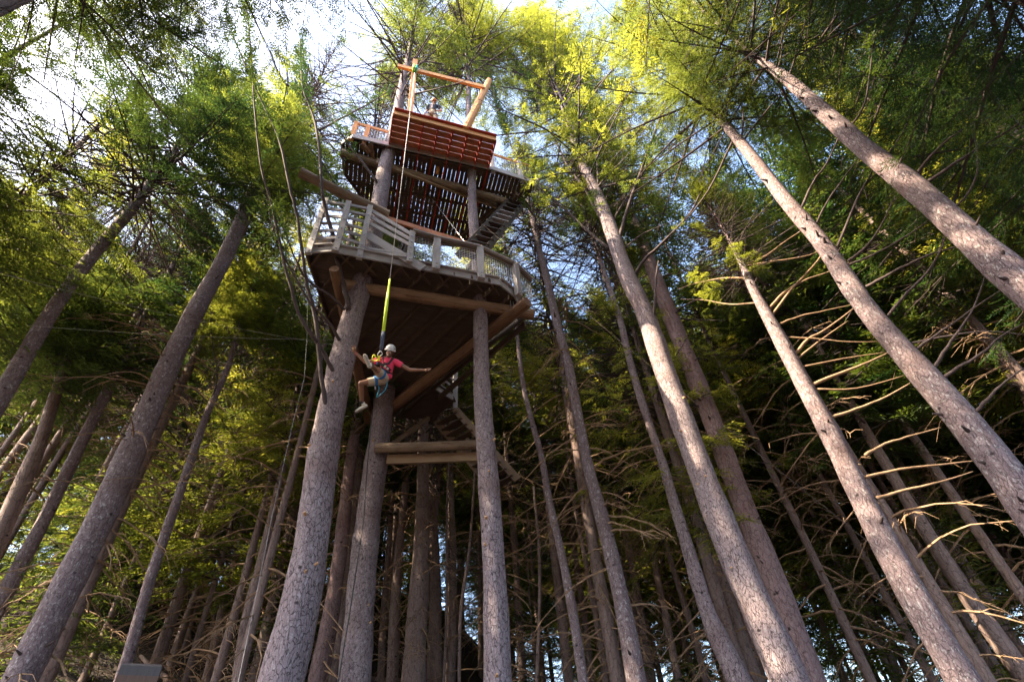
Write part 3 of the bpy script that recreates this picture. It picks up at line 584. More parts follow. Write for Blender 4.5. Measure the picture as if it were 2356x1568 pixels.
while len(placed) < 185 and tries < 20000:
    tries += 1
    a = rf.uniform(-60, 66); d = 16+ (rf.random()**1.1)*36
    if abs(a) > 50 and d > 42: continue
    if a < -30 and d < 19: continue
    x, y = d*math.sin(R_(a)), d*math.cos(R_(a))
    md = 2.2+d*.025
    if any((x-p)**2+(y-q)**2 < md*md for p, q in placed): continue
    if (x+4.5)**2+(y-13.6)**2 < 16: continue
    placed.append((x, y))
    far = d > 24
    key = rf.choice(['far0', 'far1', 'far2', 'far3'] if abs(a) > 32 else ['far0', 'far3', 'far2', 'far3'])
    cz = rf.uniform(5, 11) if far else rf.uniform(9, 14)
    filler(x, y, key, cz, rf.uniform(.45, .85), rf.uniform(.85, 1.2), dead=(d < 34 and rf.random() < .75), hs=rf.uniform(.85, 1.15))

# young trees between the trunks
yp = []; tries = 0
while len(yp) < 105 and tries < 5000:
    tries += 1; a = rf.uniform(-58, 62); d = rf.uniform(19, 52); x, y = d*math.sin(R_(a)), d*math.cos(R_(a))
    if any((x-p)**2+(y-q)**2 < 9 for p, q in yp) or any((x-p)**2+(y-q)**2 < 1 for p, q in placed): continue
    if (x+4.5)**2+(y-13.6)**2 < 30: continue
    yp.append((x, y)); g = ground(x, y); key = 'young%d' % (rf.random() < .35); lb_, gr_ = lab(x, y, key, 1, True)
    t = thing('young_conifer', (x, y, g), lb_, 'tree', gr_); k = rf.uniform(.7, 1.25)
    put('trunk', TRK[0], (x, y, g), t, 0, (.3, .3, .34*k)); cm, bm_, L, R = CR[key]; rt = rf.random()*6
    put('crown', cm, (x, y, g+.6), t, rt, (k, k, k)); put('branches', bm_, (x, y, g+.6), t, rt, (k, k, k))
# neighbours whose crowns close the sky overhead, plus unseen trees added as sun blockers
for (x, y, key, cz, top, cs, lb_) in (
    (-9.2, 1.8, 'fine0', 14.5, 28, .9, 'dark drooping crown filling the upper left corner'),
    (-6.2, -.4, 'fine1', 13, 31, 1.1, 'dense green crown at the top edge left of the treehouse'),
        (5.2, .6, 'suntint1', 15, 34, 1.2, 'bright sun-tinted crown at the top edge right of the gantry'),
    (7.6, .6, 'fine1', 13, 30, 1.0, 'green crown at the top edge above the long crossing trunk'),
    (9.8, 3.2, 'fine0', 10, 28, 1.05, 'dark heavy crown filling the upper right corner'),
    (12.5, 6.2, 'fine1', 8, 26, 1.0, 'dark crown at the right edge below the broad slanting trunk'),
    (-12.5, -1.5, 'near0', 10, 25, 1.1, 'unseen added crown left behind the lens, blocking sun'), (-8.6, -4.6, 'near2', 11, 26, 1.1, 'unseen added crown behind the lens, blocking sun'), (-3.1, .5, 'fine1', 14.5, 31, .95, 'green crown overhead left of the gantry'),
    (-5.2, -4.4, 'near1', 12, 27, 1.0, 'unseen added crown close behind the lens, blocking sun'), (-.4, -3.2, 'near0', 11, 27, 1.0, 'unseen added crown right behind the lens, dappling the sun'), (3.4, -3.0, 'near1', 11, 26, 1.0, 'unseen added crown behind the lens to the right, dappling the sun'),
    (-9.6, 10.4, 'near0', 22, 40, 1.15, 'tall green crown above the large lichen-flecked trunk'), (-6.6, 12.6, 'near2', 24, 41, 1.1, 'tall green crown left of the gantry'), (-14.6, 4.4, 'near0', 10, 24, .9, 'added green crown outside the left edge, blocking sun'),
    (-14.0, 7.0, 'near0', 9.5, 24, 1.0, 'dark crown at the left edge above the silvery trunk'),
    (-10.6, 17.2, 'suntint_low', 4.0, 13, 1.3, 'broad low sun-tinted yellow-green tree left of the front carrying trunk'), (-14.6, 18.2, 'suntint_low', 4.5, 14, 1.25, 'second low sun-tinted yellow-green tree farther left'),
    (4.6, 14.2, 'suntint0', 7, 22, .8, 'sun-tinted yellow-green tree between mottled and big pale trunks'),
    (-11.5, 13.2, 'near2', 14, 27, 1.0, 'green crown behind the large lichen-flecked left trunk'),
    (5.6, 16.5, 'suntint0', 12, 33, 1.1, 'tall sun-tinted crown directly behind the biggest pale trunk'),
    (-1.5, 19.5, 'suntint1', 14, 36, 1.2, 'tall sun-tinted crown rising behind the upper deck'),
    (-7.8, 17.5, 'suntint0', 10, 31, 1.1, 'tall sun-tinted crown rising left of the upper deck'),
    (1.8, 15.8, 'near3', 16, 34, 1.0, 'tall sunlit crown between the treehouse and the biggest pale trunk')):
    g = ground(x, y); t = thing('conifer_tree', (x, y, g), lb_, 'tree'); rt = rf.random()*6.28
    tw_ = .5 if (top > 39 or key == 'suntint_low') else .85
    put('trunk', rf.choice(TRK), (x, y, g), t, rt, (tw_, tw_, top/26)); cm, bm_, L, R = CR[key]
    put('crown', cm, (x, y, g+cz), t, rt, (cs, cs, (top-cz)/L)); put('branches', bm_, (x, y, g+cz), t, rt, (cs, cs, (top-cz)/L))
    if y > 10: put('dead_branches', rf.choice(DEAD), (x, y, g+1), t, rt, (1, 1, 1.1))

# ------------------------------------------------------------------ the treehouse: lower deck
U2 = Vector((.943, .332, 0)).normalized(); V2 = Vector((-U2.y, U2.x, 0))
def clipline(p, d, poly):
    """part of the line p + t d inside a convex polygon"""
    t0, t1 = -1e9, 1e9; n = len(poly)
    for i in range(n):
        a = poly[i]; b = poly[(i+1) % n]; nx, ny = b[1]-a[1], a[0]-b[0]      # outward for counter-clockwise
        den = nx*d.x+ny*d.y; num = nx*(a[0]-p.x)+ny*(a[1]-p.y)
        if abs(den) < 1e-9:
            if num < 0: return None
            continue
        t = num/den
        if den > 0: t1 = min(t1, t)
        else: t0 = max(t0, t)
    return (t0, t1) if t1-t0 > .15 else None
def strips(mb, poly, d, pitch, w, z0, h, inset=.0, skip=0, rnd=0):
    s = Vector((-d.y, d.x, 0)); c = [Vector((p[0], p[1], 0)).dot(s) for p in poly]
    k = math.floor(min(c)/pitch)
    while k*pitch < max(c):
        p = s*(k*pitch+pitch/2); r = clipline(p, d, poly)
        if r and random.random() >= skip:
            a = p+d*(r[0]+inset); b = p+d*(r[1]-inset); zz = z0+h/2+random.uniform(-rnd, rnd)
            mb.beam((a.x, a.y, zz), (b.x, b.y, zz), w, h)
        k += 1
HD = 11.2                      # underside of the lower deck's fascia above the lens
def xy(px, py, h): p = atH(px, py, h); return (p.x, p.y)
low = [xy(703, 583, HD), xy(762, 579, HD), xy(1150, 656, HD), xy(1183, 682, HD), xy(1209, 733, HD), xy(1006, 890, HD), xy(905, 974, HD), xy(857, 953, HD), xy(772, 794, HD)]
Z0 = HD+CAMZ
ld = thing('treehouse_deck', (low[4][0]-2, 12, Z0), 'large lower deck with grey slatted and wire mesh railing, directly above the jumper', 'tree deck', 'decks of the treehouse')
mb = MB(); WD = Vector((.72, -.695, 0)).normalized()
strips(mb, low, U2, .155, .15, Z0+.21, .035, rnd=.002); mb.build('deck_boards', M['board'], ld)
js = Vector((-WD.y, WD.x, 0)); cc = [Vector((p[0], p[1], 0)).dot(js) for p in low]; k = min(cc)+.3
while k < max(cc):
    r = clipline(js*k, WD, low)
    if r:
        a = js*k+WD*(r[0]+.05); b = js*k+WD*(r[1]-.05)
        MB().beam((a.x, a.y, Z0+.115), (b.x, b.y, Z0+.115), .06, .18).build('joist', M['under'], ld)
    k += .62
# short noggings near the front edge
mb = MB(); o0 = Vector((low[1][0], low[1][1], 0))
for i in range(9):
    a = o0+U2*(.25+i*.5)+V2*.1; b = a+(U2*.42+V2*.5)*(1 if i % 3 else -.0001+.8)
    MB().beam((a.x, a.y, Z0+.08), (b.x, b.y, Z0+.08), .05, .1).build('nogging', M['under'], ld)
for i in range(len(low)):
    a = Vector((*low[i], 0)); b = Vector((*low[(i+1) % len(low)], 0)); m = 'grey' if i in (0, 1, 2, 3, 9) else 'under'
    d = (b-a).normalized(); a2 = a+d*.003
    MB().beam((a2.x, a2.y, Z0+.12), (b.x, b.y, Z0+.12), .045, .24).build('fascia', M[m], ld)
    if i in (0, 1, 2, 3):
        o = Vector((d.y, -d.x, 0))*.02
        MB().beam((a.x+o.x, a.y+o.y, Z0+.275), (b.x+o.x, b.y+o.y, Z0+.275), .14, .035).build('edge_board', M['grey'], ld)
def bm_beam(name, p0, p1, w, h, mat, parent, lab=None):
    o = MB().beam(p0, p1, w, h).build(name, M[mat], parent)
    if lab: o['label'] = lab
    return o
def log(name, p0, p1, r0, r1, mat, parent, n=12):
    p0 = Vector(p0); p1 = Vector(p1); k = max(4, int((p1-p0).length/.35)); P = []; RR = []
    for i in range(k+1):
        t = i/k; P.append(p0.lerp(p1, t)+Vector((0, random.uniform(-.006, .006), random.uniform(-.006, .006)))); RR.append((r0*(1-t)+r1*t)*random.uniform(.96, 1.04))
    o = MB().tube(P, RR, n, True, .03).build(name, M[mat], parent); return o
# posts (bottom px, top px, width m, depth m)
def post_pts(bx, by, tx, ty, hb=HD-.04, off=.0):
    b = atH(bx, by, hb); d = math.hypot(b.x, b.y); t = atD(tx, ty, d-off); return b, t
PST = [((712, 586), (744, 459), .15, .09), ((772, 580), (793, 466), .15, .09), ((826, 597), (849, 478), .15, .09), ((941, 606), (945, 538), .16, .1), ((1001, 625), (1002, 556), .21, .15), ((1105, 646), (1101, 577), .2, .15), ((1187, 682), (1178, 613), .19, .15)]
pp = []
for i, (b, t, w, dp) in enumerate(PST):
    B, T = post_pts(*b, *t); out = Vector((U2.y, -U2.x, 0)); dd = U2 if i not in (6,) else (Vector((*low[3], 0))-Vector((*low[2], 0))).normalized()
    if i == 0: dd = Vector((*low[1], 0))-Vector((*low[0], 0)); dd.normalize()
    o = Vector((dd.y, -dd.x, 0)); off = o*(.03+dp/2); B = Vector((T.x, T.y, B.z))*.0+B; T = Vector((B.x, B.y, T.z))
    mbp = MB(); mbp.beam(B+off+Vector((0, 0, -.05)), T+off, dp, w, up=dd); po = mbp.build('railing_post', M['grey'], ld)
    for k in range(2 if i > 3 else 5):
        q = B+off+o*(dp/2+.012)+Vector((0, 0, .03+k*(.13 if i > 3 else (T.z-B.z)/5.2)))
        bo = MB().tube([q-o*.02, q+o*.012], .022, 6).build('bolt', M['steel'], None); bo.parent = po; bo.matrix_parent_inverse = Matrix(); bo.location = -po.location-ld.location
    pp.append((B+off, T+off, dd, o))
def rail(a, b, w, h, mat='grey', name='rail', up=(0, 0, 1)): return MB().beam(a, b, w, h, up).build(name, M[mat], ld)
def lerp_v(a, b, z): return Vector((a.x, a.y, z)), Vector((b.x, b.y, z))
# slatted bays on the left: six rails each
for i in (0, 1):
    (B0, T0, d0, o0_), (B1, T1, d1, o1_) = pp[i], pp[i+1]; i0 = -o0_*.075; i1 = -o1_*.075
    for k in range(7):
        z0 = B0.z+.34+(T0.z-B0.z-.38)*k/6; z1 = B1.z+.34+(T1.z-B1.z-.38)*k/6
        rail(Vector((B0.x, B0.y, z0))+i0, Vector((B1.x, B1.y, z1))+i1, .035, .1)
# sloping stair rails and stringer
B0, T0, d0, o0_ = pp[2]; B1, T1, d1, o1_ = pp[3]; ins = -o0_*.075; H0 = T0.z-B0.z; H1 = T1.z-B1.z
for f0, f1 in ((.97, .97), (.84, .78), (.71, .60)):
    rail(Vector((B0.x, B0.y, B0.z+H0*f0))+ins, Vector((B1.x, B1.y, B1.z+H1*f1))+ins, .035, .13)
sa = Vector((B0.x, B0.y, B0.z+H0*.50))+ins*1.6; sb = Vector((B1.x, B1.y, B1.z+.20))+ins*1.6; sb = sb+(sb-sa)*.3
rail(sa, sb, .045, .27, name='stair_stringer')
for f in (.14, .3): rail(Vector((B0.x, B0.y, B0.z+.25+f))+ins, Vector((B1.x, B1.y, B1.z+.24+f*.4))+ins, .03, .09)
# cap rails and mesh panels on the right
cn = atH(1150, 658, HD); cor_b = Vector((cn.x, cn.y, pp[5][0].z)); cd = math.hypot(cn.x, cn.y); ct = atD(1152, 589, cd); cor_t = Vector((cn.x, cn.y, ct.z))
e_ = atD(1222, 645, math.hypot(low[4][0], low[4][1])-.45); end_t = Vector((e_.x, e_.y, e_.z))
tops = [pp[3][1], pp[4][1], pp[5][1], cor_t, pp[6][1], end_t]
for a, b in zip(tops, tops[1:]):
    rail(a+Vector((0, 0, .02)), b+Vector((0, 0, .02)), .2, .04, 'grey', 'cap_rail')
    rail(a+Vector((0, 0, -.06)), b+Vector((0, 0, -.06)), .04, .09, 'under', 'top_rail')
def wire_panel(a, b, z0a, z1a, z0b, z1b, parent, pitch=.075, r=.0035):
    mb = MB(); L = (b-a).length; n = max(2, int(L/pitch)); 
    for i in range(n+1):
        t = i/n; p = a.lerp(b, t); mb.beam((p.x, p.y, z0a*(1-t)+z0b*t), (p.x, p.y, z1a*(1-t)+z1b*t), r*2, r*2, up=(0, 1, 0))
    m = max(2, int((z1a-z0a)/pitch))
    for j in range(m+1):
        s = j/m; mb.beam((a.x, a.y, z0a*(1-s)+z1a*s), (b.x, b.y, z0b*(1-s)+z1b*s), r*2, r*2)
    mb.build('wire_mesh', M['wire'], parent)
for a, b in zip(tops, tops[1:]):
    dv = (b-a); dv.z = 0; dv.normalize(); iv = Vector((-dv.y, dv.x, 0))*.05
    zb = Z0+.3; wire_panel(a+iv, b+iv, zb, a.z-.1, zb, b.z-.1, ld)
wire_panel(pp[1][0]+V2*.35, pp[3][0]+V2*.35, Z0+.3, Z0+.95, Z0+.3, Z0+.75, ld)
# pale boards behind the left bays
B0 = pp[0][0]; B1 = pp[1][0]
for k in range(6):
    p = B0.lerp(B1, .1+k*.17)+V2*.3; hh = random.uniform(.75, .95)
    MB().beam(p+Vector((0, 0, .25)), p+Vector((0, 0, .25+hh)), .03, .17, up=U2).build('upright_board', M['grey' if k % 2 else 'tan'], ld)
bm_beam('red_beam', atD(884, 500, 9.95), atD(1123, 575, 10.35), .06, .2, 'redbrown', ld)
# bearing logs
log('bearing_log', atH(787, 655, 10.95), atH(1226, 724, 10.95), .17, .17, 'logwarm', ld)
log('bearing_log', atH(892, 945, 10.6), atH(1214, 694, 10.62), .19, .17, 'logbrown', ld)
log('bearing_log', atH(769, 618, 10.75), atH(850, 965, 10.7), .13, .18, 'logbrown', ld)
for a, b in (((742, 606), (855, 940)),): pass
bm_beam('side_beam', atH(1209, 745, 11.0), atH(1010, 915, 11.0), .07, .22, 'under', ld)
for px, py in ((714, 750), (719, 747), (1106, 724), (1112, 720)):
    pass
for (x, y) in ((906, 634), (918, 636), (1101, 690), (1110, 694)):
    p = atH(x, y, 10.95)
for f in (.11, .13, .865, .88):
    p = atH(787, 655, 10.95).lerp(atH(1226, 724, 10.95), f); d = Vector((U2.y, -U2.x, 0))*.2
    MB().tube([p+d+Vector((0, 0, -.02)), p+d+Vector((0, 0, .22))], .013, 6).build('threaded_rod', M['steel'], ld)
# landing at the rear with its own railing
lp = [atH(1003, 897, HD), atH(1042, 920, HD)]
MB().beam(lp[0]+Vector((0, 0, .12)), lp[1]+Vector((0, 0, .12)), .045, .24).build('fascia', M['grey'], ld)
q4 = [xy(1006, 892, HD), xy(1042, 919, HD), xy(1049, 934, HD), xy(990, 973, HD), xy(906, 973, HD)]
MB().poly(q4, Z0+.205, Z0+.243).build('landing_boards', M['board'], ld)
MB().beam((*q4[1], Z0+.1), (*q4[3], Z0+.1), .06, .2).build('joist', M['under'], ld)
pb = atH(1047, 941, HD-.05); pt = atD(1047, 851, math.hypot(pb.x, pb.y)); MB().beam(pb, (pb.x, pb.y, pt.z), .16, .16, up=U2).build('railing_post', M['grey'], ld)
for f in (.3, .5, .7, .9):
    a = Vector((pb.x, pb.y, pb.z+(pt.z-pb.z)*f)); b = Vector((lp[0].x-.3, lp[0].y-.3, a.z)); MB().beam(a, b, .03, .1).build('rail', M['grey'], ld)
log('brace', atH(902, 1022, 9.2), atH(985, 962, 11.0), .09, .09, 'log', ld)
bm_beam('brace', atH(816, 1000, 10.2), atH(857, 962, 10.9), .28, .07, 'log', ld)

# the cross log and flat beam bolted between the rear trunk and the stair foot
hl = atD(868, 1031, 13.75).z-CAMZ
o = MB().tube([atH(864, 1031, hl), atH(925, 1029, hl), atH(990, 1027, hl), atH(1050, 1024, hl), atH(1113, 1022, hl+.05)], [.15, .155, .15, .145, .15], 14, True, .03).build('support_log', M['log'], None)
tag(o, 'round peeled log spanning from the rear carrying trunk to behind the straight right trunk', 'log')
h2 = atD(893, 1057, 14.0).z-CAMZ
o = MB().beam(atH(890, 1057, h2), atH(1108, 1050, h2), .09, .3).build('support_beam', M['tan'], None); tag(o, 'flat sawn beam just under the round cross log', 'beam')

# ------------------------------------------------------------------ staircase behind the right trunk
sA = atH(1003, 968, HD-.1); sB = atH(1047, 941, HD-.1); eB = atH(1191, 1103, 8.2); eA = eB+(sA-sB)
st = thing('staircase', (eB.x, eB.y, eB.z), 'dark wooden stair dropping from the rear of the lower deck behind the right trunk', 'staircase')
dn = (eB-sB).normalized()
for a, b in ((sA, eA), (sB, eB)): MB().beam(a, b, .06, .26).build('stringer', M['log'], st)
for k in range(11):
    f = (k+.6)/11.2; a = sA.lerp(eA, f)+Vector((0, 0, -.03)); b = sB.lerp(eB, f)+Vector((0, 0, -.03))
    MB().beam(a, b, .26, .045, up=(0, 0, 1)).build('tread', M['under'], st)
# stair legs
for a, b in (((1040, 1060), (1135, 1010)), ((1075, 1010), (1125, 1090))): MB().beam(atH(*a, 8.8), atH(*b, 9.0), .1, .1).build('strut', M['under'], st)

# ------------------------------------------------------------------ upper deck
HU = 18.85; Z1 = HU+CAMZ
upf = [xy(785, 332, HU), xy(811, 316, HU), xy(894, 339, HU), xy(1134, 391, HU), xy(1225, 420, HU), xy(1222, 440, HU), xy(1112, 572, HU), xy(960, 560, HU), xy(880, 520, HU), xy(790, 400, HU)]
ud = thing('treehouse_deck', (-3, 11, Z1), 'small upper deck with red painted front under the timber gantry', 'tree deck', 'decks of the treehouse')
# make the outline convex (counter-clockwise hull)
def hull(P):
    P = sorted(set(P))
    def half(Q):
        h = []
        for p in Q:
            while len(h) > 1 and (h[-1][0]-h[-2][0])*(p[1]-h[-2][1])-(h[-1][1]-h[-2][1])*(p[0]-h[-2][0]) <= 0: h.pop()
            h.append(p)
        return h
    a = half(P); b = half(P[::-1]); return a[:-1]+b[:-1]
uh = hull(upf)
mb = MB(); strips(mb, uh, V2, .17, .158, Z1+.2, .035, rnd=.002); mb.build('deck_boards', M['board'], ud)
s = V2; cc = [Vector((p[0], p[1], 0)).dot(s) for p in uh]; k = min(cc)+.2; 
while k < max(cc):
    r = clipline(s*k, U2, uh)
    if r: a = s*k+U2*r[0]; b = s*k+U2*r[1]; MB().beam((a.x, a.y, Z1+.13), (b.x, b.y, Z1+.13), .07, .14).build('bearer', M['under'], ud)
    k += .85
for i in range(len(uh)):
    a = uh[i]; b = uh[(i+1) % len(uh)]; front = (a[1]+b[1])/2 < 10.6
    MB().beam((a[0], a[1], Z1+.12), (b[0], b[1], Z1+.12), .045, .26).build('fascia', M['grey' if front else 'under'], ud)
# red cantilevered bay
HRr = 18.9; rA = atH(905, 262, HRr); rB = atH(1142, 324, HRr); W_ = (rB-rA).length; ru = (rB-rA).normalized(); rv = Vector((-ru.y, ru.x, 0))
ZR = rA.z
nj = 7
for i in range(nj+1):
    a = rA+ru*(W_*i/nj); Ln = 5.3 if 0 < i < nj else (1.9 if i == 0 else 5.0)
    MB().beam(a+Vector((0, 0, .1))+rv*.04, a+rv*Ln+Vector((0, 0, .1)), .05, .2).build('red_joist', M['red'], ud)
mb = MB()
for k in range(7):
    a = rA+rv*(.03+.12+k*.235)+Vector((0, 0, .225)); mb.beam(a, a+ru*W_, .215, .04)
mb.build('platform_boards', M['redbrown'], ud)
MB().beam(rA+Vector((0, 0, .13))-rv*.0, rB+Vector((0, 0, .13)), .05, .27).build('front_board', M['orange'], ud)
MB().beam(rA-rv*.05+Vector((0, 0, .285)), rB-rv*.05+Vector((0, 0, .285)), .16, .03).build('nosing', M['red'], ud)
c_ = rA.lerp(rB, .5)+rv*1.7; MB().beam(c_+Vector((0, 0, -.25)), c_+Vector((0, 0, .1)), .14, .14, up=ru).build('hanging_block', M['orange'], ud)
# front logs and the squared tan beam
hb = 18.35
MB().beam(atH(866, 370, hb), atH(1142, 474, hb), .07, .36).build('squared_beam', M['tan'], ud)
log('bearing_log', atH(785, 352, 18.55), atH(1164, 464, 18.3), .16, .15, 'log', ud)
hlow = atD(886, 490, 9.35).z-CAMZ
log('bearing_log', atH(689, 396, hlow), atH(892, 496, hlow), .15, .17, 'log', ud)
log('bearing_log', atH(850, 352, 18.6), atH(832, 330, 18.7), .1, .1, 'logbrown', ud)
bm_beam('diagonal_brace', atH(852, 330, 18.8), atH(862, 376, 18.5), .14, .2, 'logbrown', ud)
bm_beam('rear_beam', atH(1190, 445, 18.5), atH(1075, 620, 18.3), .12, .3, 'under', ud)
bm_beam('rear_beam', atH(1160, 462, 18.5), atH(1040, 560, 18.3), .12, .3, 'under', ud)
# upper deck railings
for (a0, a1, t0, t1_, nm) in (((811, 316), (894, 338), (816, 282), (901, 303), 0), ((1134, 391), (1225, 420), (1146, 352), (1243, 379), 1)):
    A = atH(*a0, HU+.3); Bq = atH(*a1, HU+.3); TA = atD(*t0, math.hypot(A.x, A.y)); TB = atD(*t1_, math.hypot(Bq.x, Bq.y))
    TA = Vector((A.x, A.y, TA.z)); TB = Vector((Bq.x, Bq.y, TA.z))
    MB().beam(TA, TB+(TB-TA)*.02, .05, .17).build('top_rail', M['orange'], ud)
    wire_panel(A, Bq, A.z, TA.z-.09, A.z, TB.z-.09, ud, .1, .005)
    for p, q in ((A, TA), (A.lerp(Bq, .35 if nm == 0 else .72), TA.lerp(TB, .35 if nm == 0 else .72))):
        MB().beam((p.x, p.y-.05, p.z-.35), (q.x, q.y-.05, q.z), .1, .16, up=U2).build('railing_post', M['orange' if nm == 0 else 'grey'], ud)

# ------------------------------------------------------------------ stair from lower to upper deck, seen behind the right trunk
s2 = thing('staircase', atH(1170, 470, 18.4), 'steep grey stair between the two decks, seen behind the right trunk', 'staircase')
a0 = atH(1205, 468, 18.6); b0 = atH(1098, 600, 12.3); off = Vector((-.55, -.25, 0))
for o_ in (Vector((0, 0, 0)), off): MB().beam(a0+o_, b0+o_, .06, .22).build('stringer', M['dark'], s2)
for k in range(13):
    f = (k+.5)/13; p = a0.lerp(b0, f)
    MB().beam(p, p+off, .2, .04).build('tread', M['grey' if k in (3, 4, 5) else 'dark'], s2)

# ------------------------------------------------------------------ gantry
gb = atH(942, 268, 19.15); gd = math.hypot(gb.x, gb.y)
gt = atD(955, 143, gd)
ga = thing('timber_gantry', gb, 'fresh orange timber frame of two posts and a long crossbeam on the red platform', 'gantry')
MB().beam(gb, gt, .26, .2, up=U2).build('post', M['orange'], ga)
gb2 = atH(1070, 300, 19.15); gp = Vector((-U2.y, U2.x, 0))
def onplane(px, py, off=0):
    v = ray(px, py); k = gp.dot(gb-CAM0+gp*off)/gp.dot(v); return v*k+CAM0
log('post', gb2, onplane(1125, 186), .17, .14, 'orange', ga)
MB().beam(onplane(915, 152, -.16), onplane(1114, 201, -.16), .1, .27).build('crossbeam', M['orange'], ga)
# ------------------------------------------------------------------ swing rope, sleeves, strap
tp = onplane(954, 168, -.34)
zp = 11.45
jb = atZ(877, 806, zp)
rp = thing('swing_rope', tp, 'white swing rope running from the gantry crossbeam down to the jumper', 'rope')
def rp_at(x, y, z): return atZ(x, y, z)
def zl(y):
    # depth along the rope, linear in space between anchor and jumper
    return None
def on_rope(y):
    lo, hi = 0, 1
    for _ in range(40):
        m = (lo+hi)/2; p = tp.lerp(jb, m)-CAM0; yy = CY-F*p.dot(UP)/p.dot(FW)
        if yy < y: lo = m
        else: hi = m
    return tp.lerp(jb, lo)
pL = on_rope(643); pS = on_rope(763)
MB().tube([tp, tp.lerp(pL, .5), pL], .0105, 8).build('line', plain('white_rope', (.72, .72, .74), .8), rp, True)
MB().tube([pL+Vector((0, 0, .02)), pL.lerp(pS, .5), pS], [.022, .04, .038], 8, wob=.1).build('yellow_sleeve', plain('fluorescent_webbing', (.62, .85, .05), .6), rp, True)
MB().tube([pS, pS.lerp(jb, .5), jb], [.04, .045, .04], 8, wob=.12).build('dark_sleeve', plain('navy_webbing', (.04, .05, .09), .8), rp, True)
sp = onplane(954, 163, -.16); mb = MB()
rr = [(-.2, -.14), (.2, -.14), (.2, .2), (-.2, .2), (-.2, -.14)]
for k, cm in enumerate(((.35, .6, .03), (.02, .42, .32))):
    c0 = sp+U2*(-.05+.1*k); P = [c0+V2*a*.8+Vector((0, 0, 1))*b for a, b in rr]
    MB().tube(P, .045, 6).build('strap', plain('strap%d' % k, cm, .7), rp)
# ------------------------------------------------------------------ wires
def wire(lb, pts, r=.008, nm='steel_cable', mat='steel', group=None):
    o = MB().tube(pts, r, 5, False).build(nm, M[mat], None); tag(o, lb, 'cable', group); return o
def sag(a, b, s, n=10): return [a.lerp(b, i/n)-Vector((0, 0, s*4*(i/n)*(1-i/n))) for i in range(n+1)]
gA = atH(1027, 441, 18.3); gB = atD(2356, 1530, 9.5)
wire('long guy cable falling from the upper deck to the lower right, across the trunks', sag(gA, gB, .3), .0035, mat='limb')
wire('short guy cable from the upper deck down to the lower deck rail', [atH(980, 438, 18.4), atD(1077, 567, 9.6)], .005)
wire('upper of two thin cables stretched across the left trunks', sag(atD(-40, 618, 11), atD(780, 795, 9.6), .15), .0026)
wire('lower of two thin cables stretched across the left trunks', sag(atD(60, 748, 12), atD(787, 781, 9.7), .1), .003)
o = MB().tube([atD(708, 600, 9.35), atD(707, 760, 9.3), atD(700, 870, 9.2), atD(672, 980, 8.8), atD(625, 1190, 8.2), atD(587, 1380, 7.6), atD(548, 1568, 7.2), atD(530, 1640, 7)], .0022, 5, False).build('cord', plain('pale_cord', (.35, .34, .35), .8), None)
tag(o, 'thin pale cord hanging down left of the thick front trunk', 'cord')
o = MB().tube([atD(857, 945, 13.7), atD(846, 1060, 13.75), atD(836, 1200, 13.8), atD(806, 1400, 13.8), atD(778, 1568, 13.9)], .018, 6, False).build('hose', plain('black_cable', (.02, .02, .025), .5), None)
tag(o, 'black cable running down the left side of the rear carrying trunk', 'cable')
# ------------------------------------------------------------------ square post in the near corner
pc = atZ(320, 1548, 2.0); a_ = .14
pt_ = thing('timber_post', Vector((pc.x, pc.y, 0)), 'square dark timber post beside the thin straight trunk in the bottom left corner', 'post')
pd = Vector((pc.x, pc.y, 0)).normalized(); ps = Vector((pd.y, -pd.x, 0))
mb = MB(); rings = []
hw = .068
def sq(z, dz=0): return [pc+ps*sx*hw+pd*sy*hw+Vector((0, 0, z+(dz if sy > 0 else 0))) for sx, sy in ((-1, -1), (1, -1), (1, 1), (-1, 1))]
rings = [sq(-pc.z-.3), sq(-.02)]
mb.quadstrip(rings, [0, 2], .6, False); mb.build('shaft', M['post'], pt_)
mb = MB(); mb.quadstrip([sq(-.02), sq(.012, .035)], [0, .05], .6, True); mb.build('bevelled_top', M['posttop'], pt_)

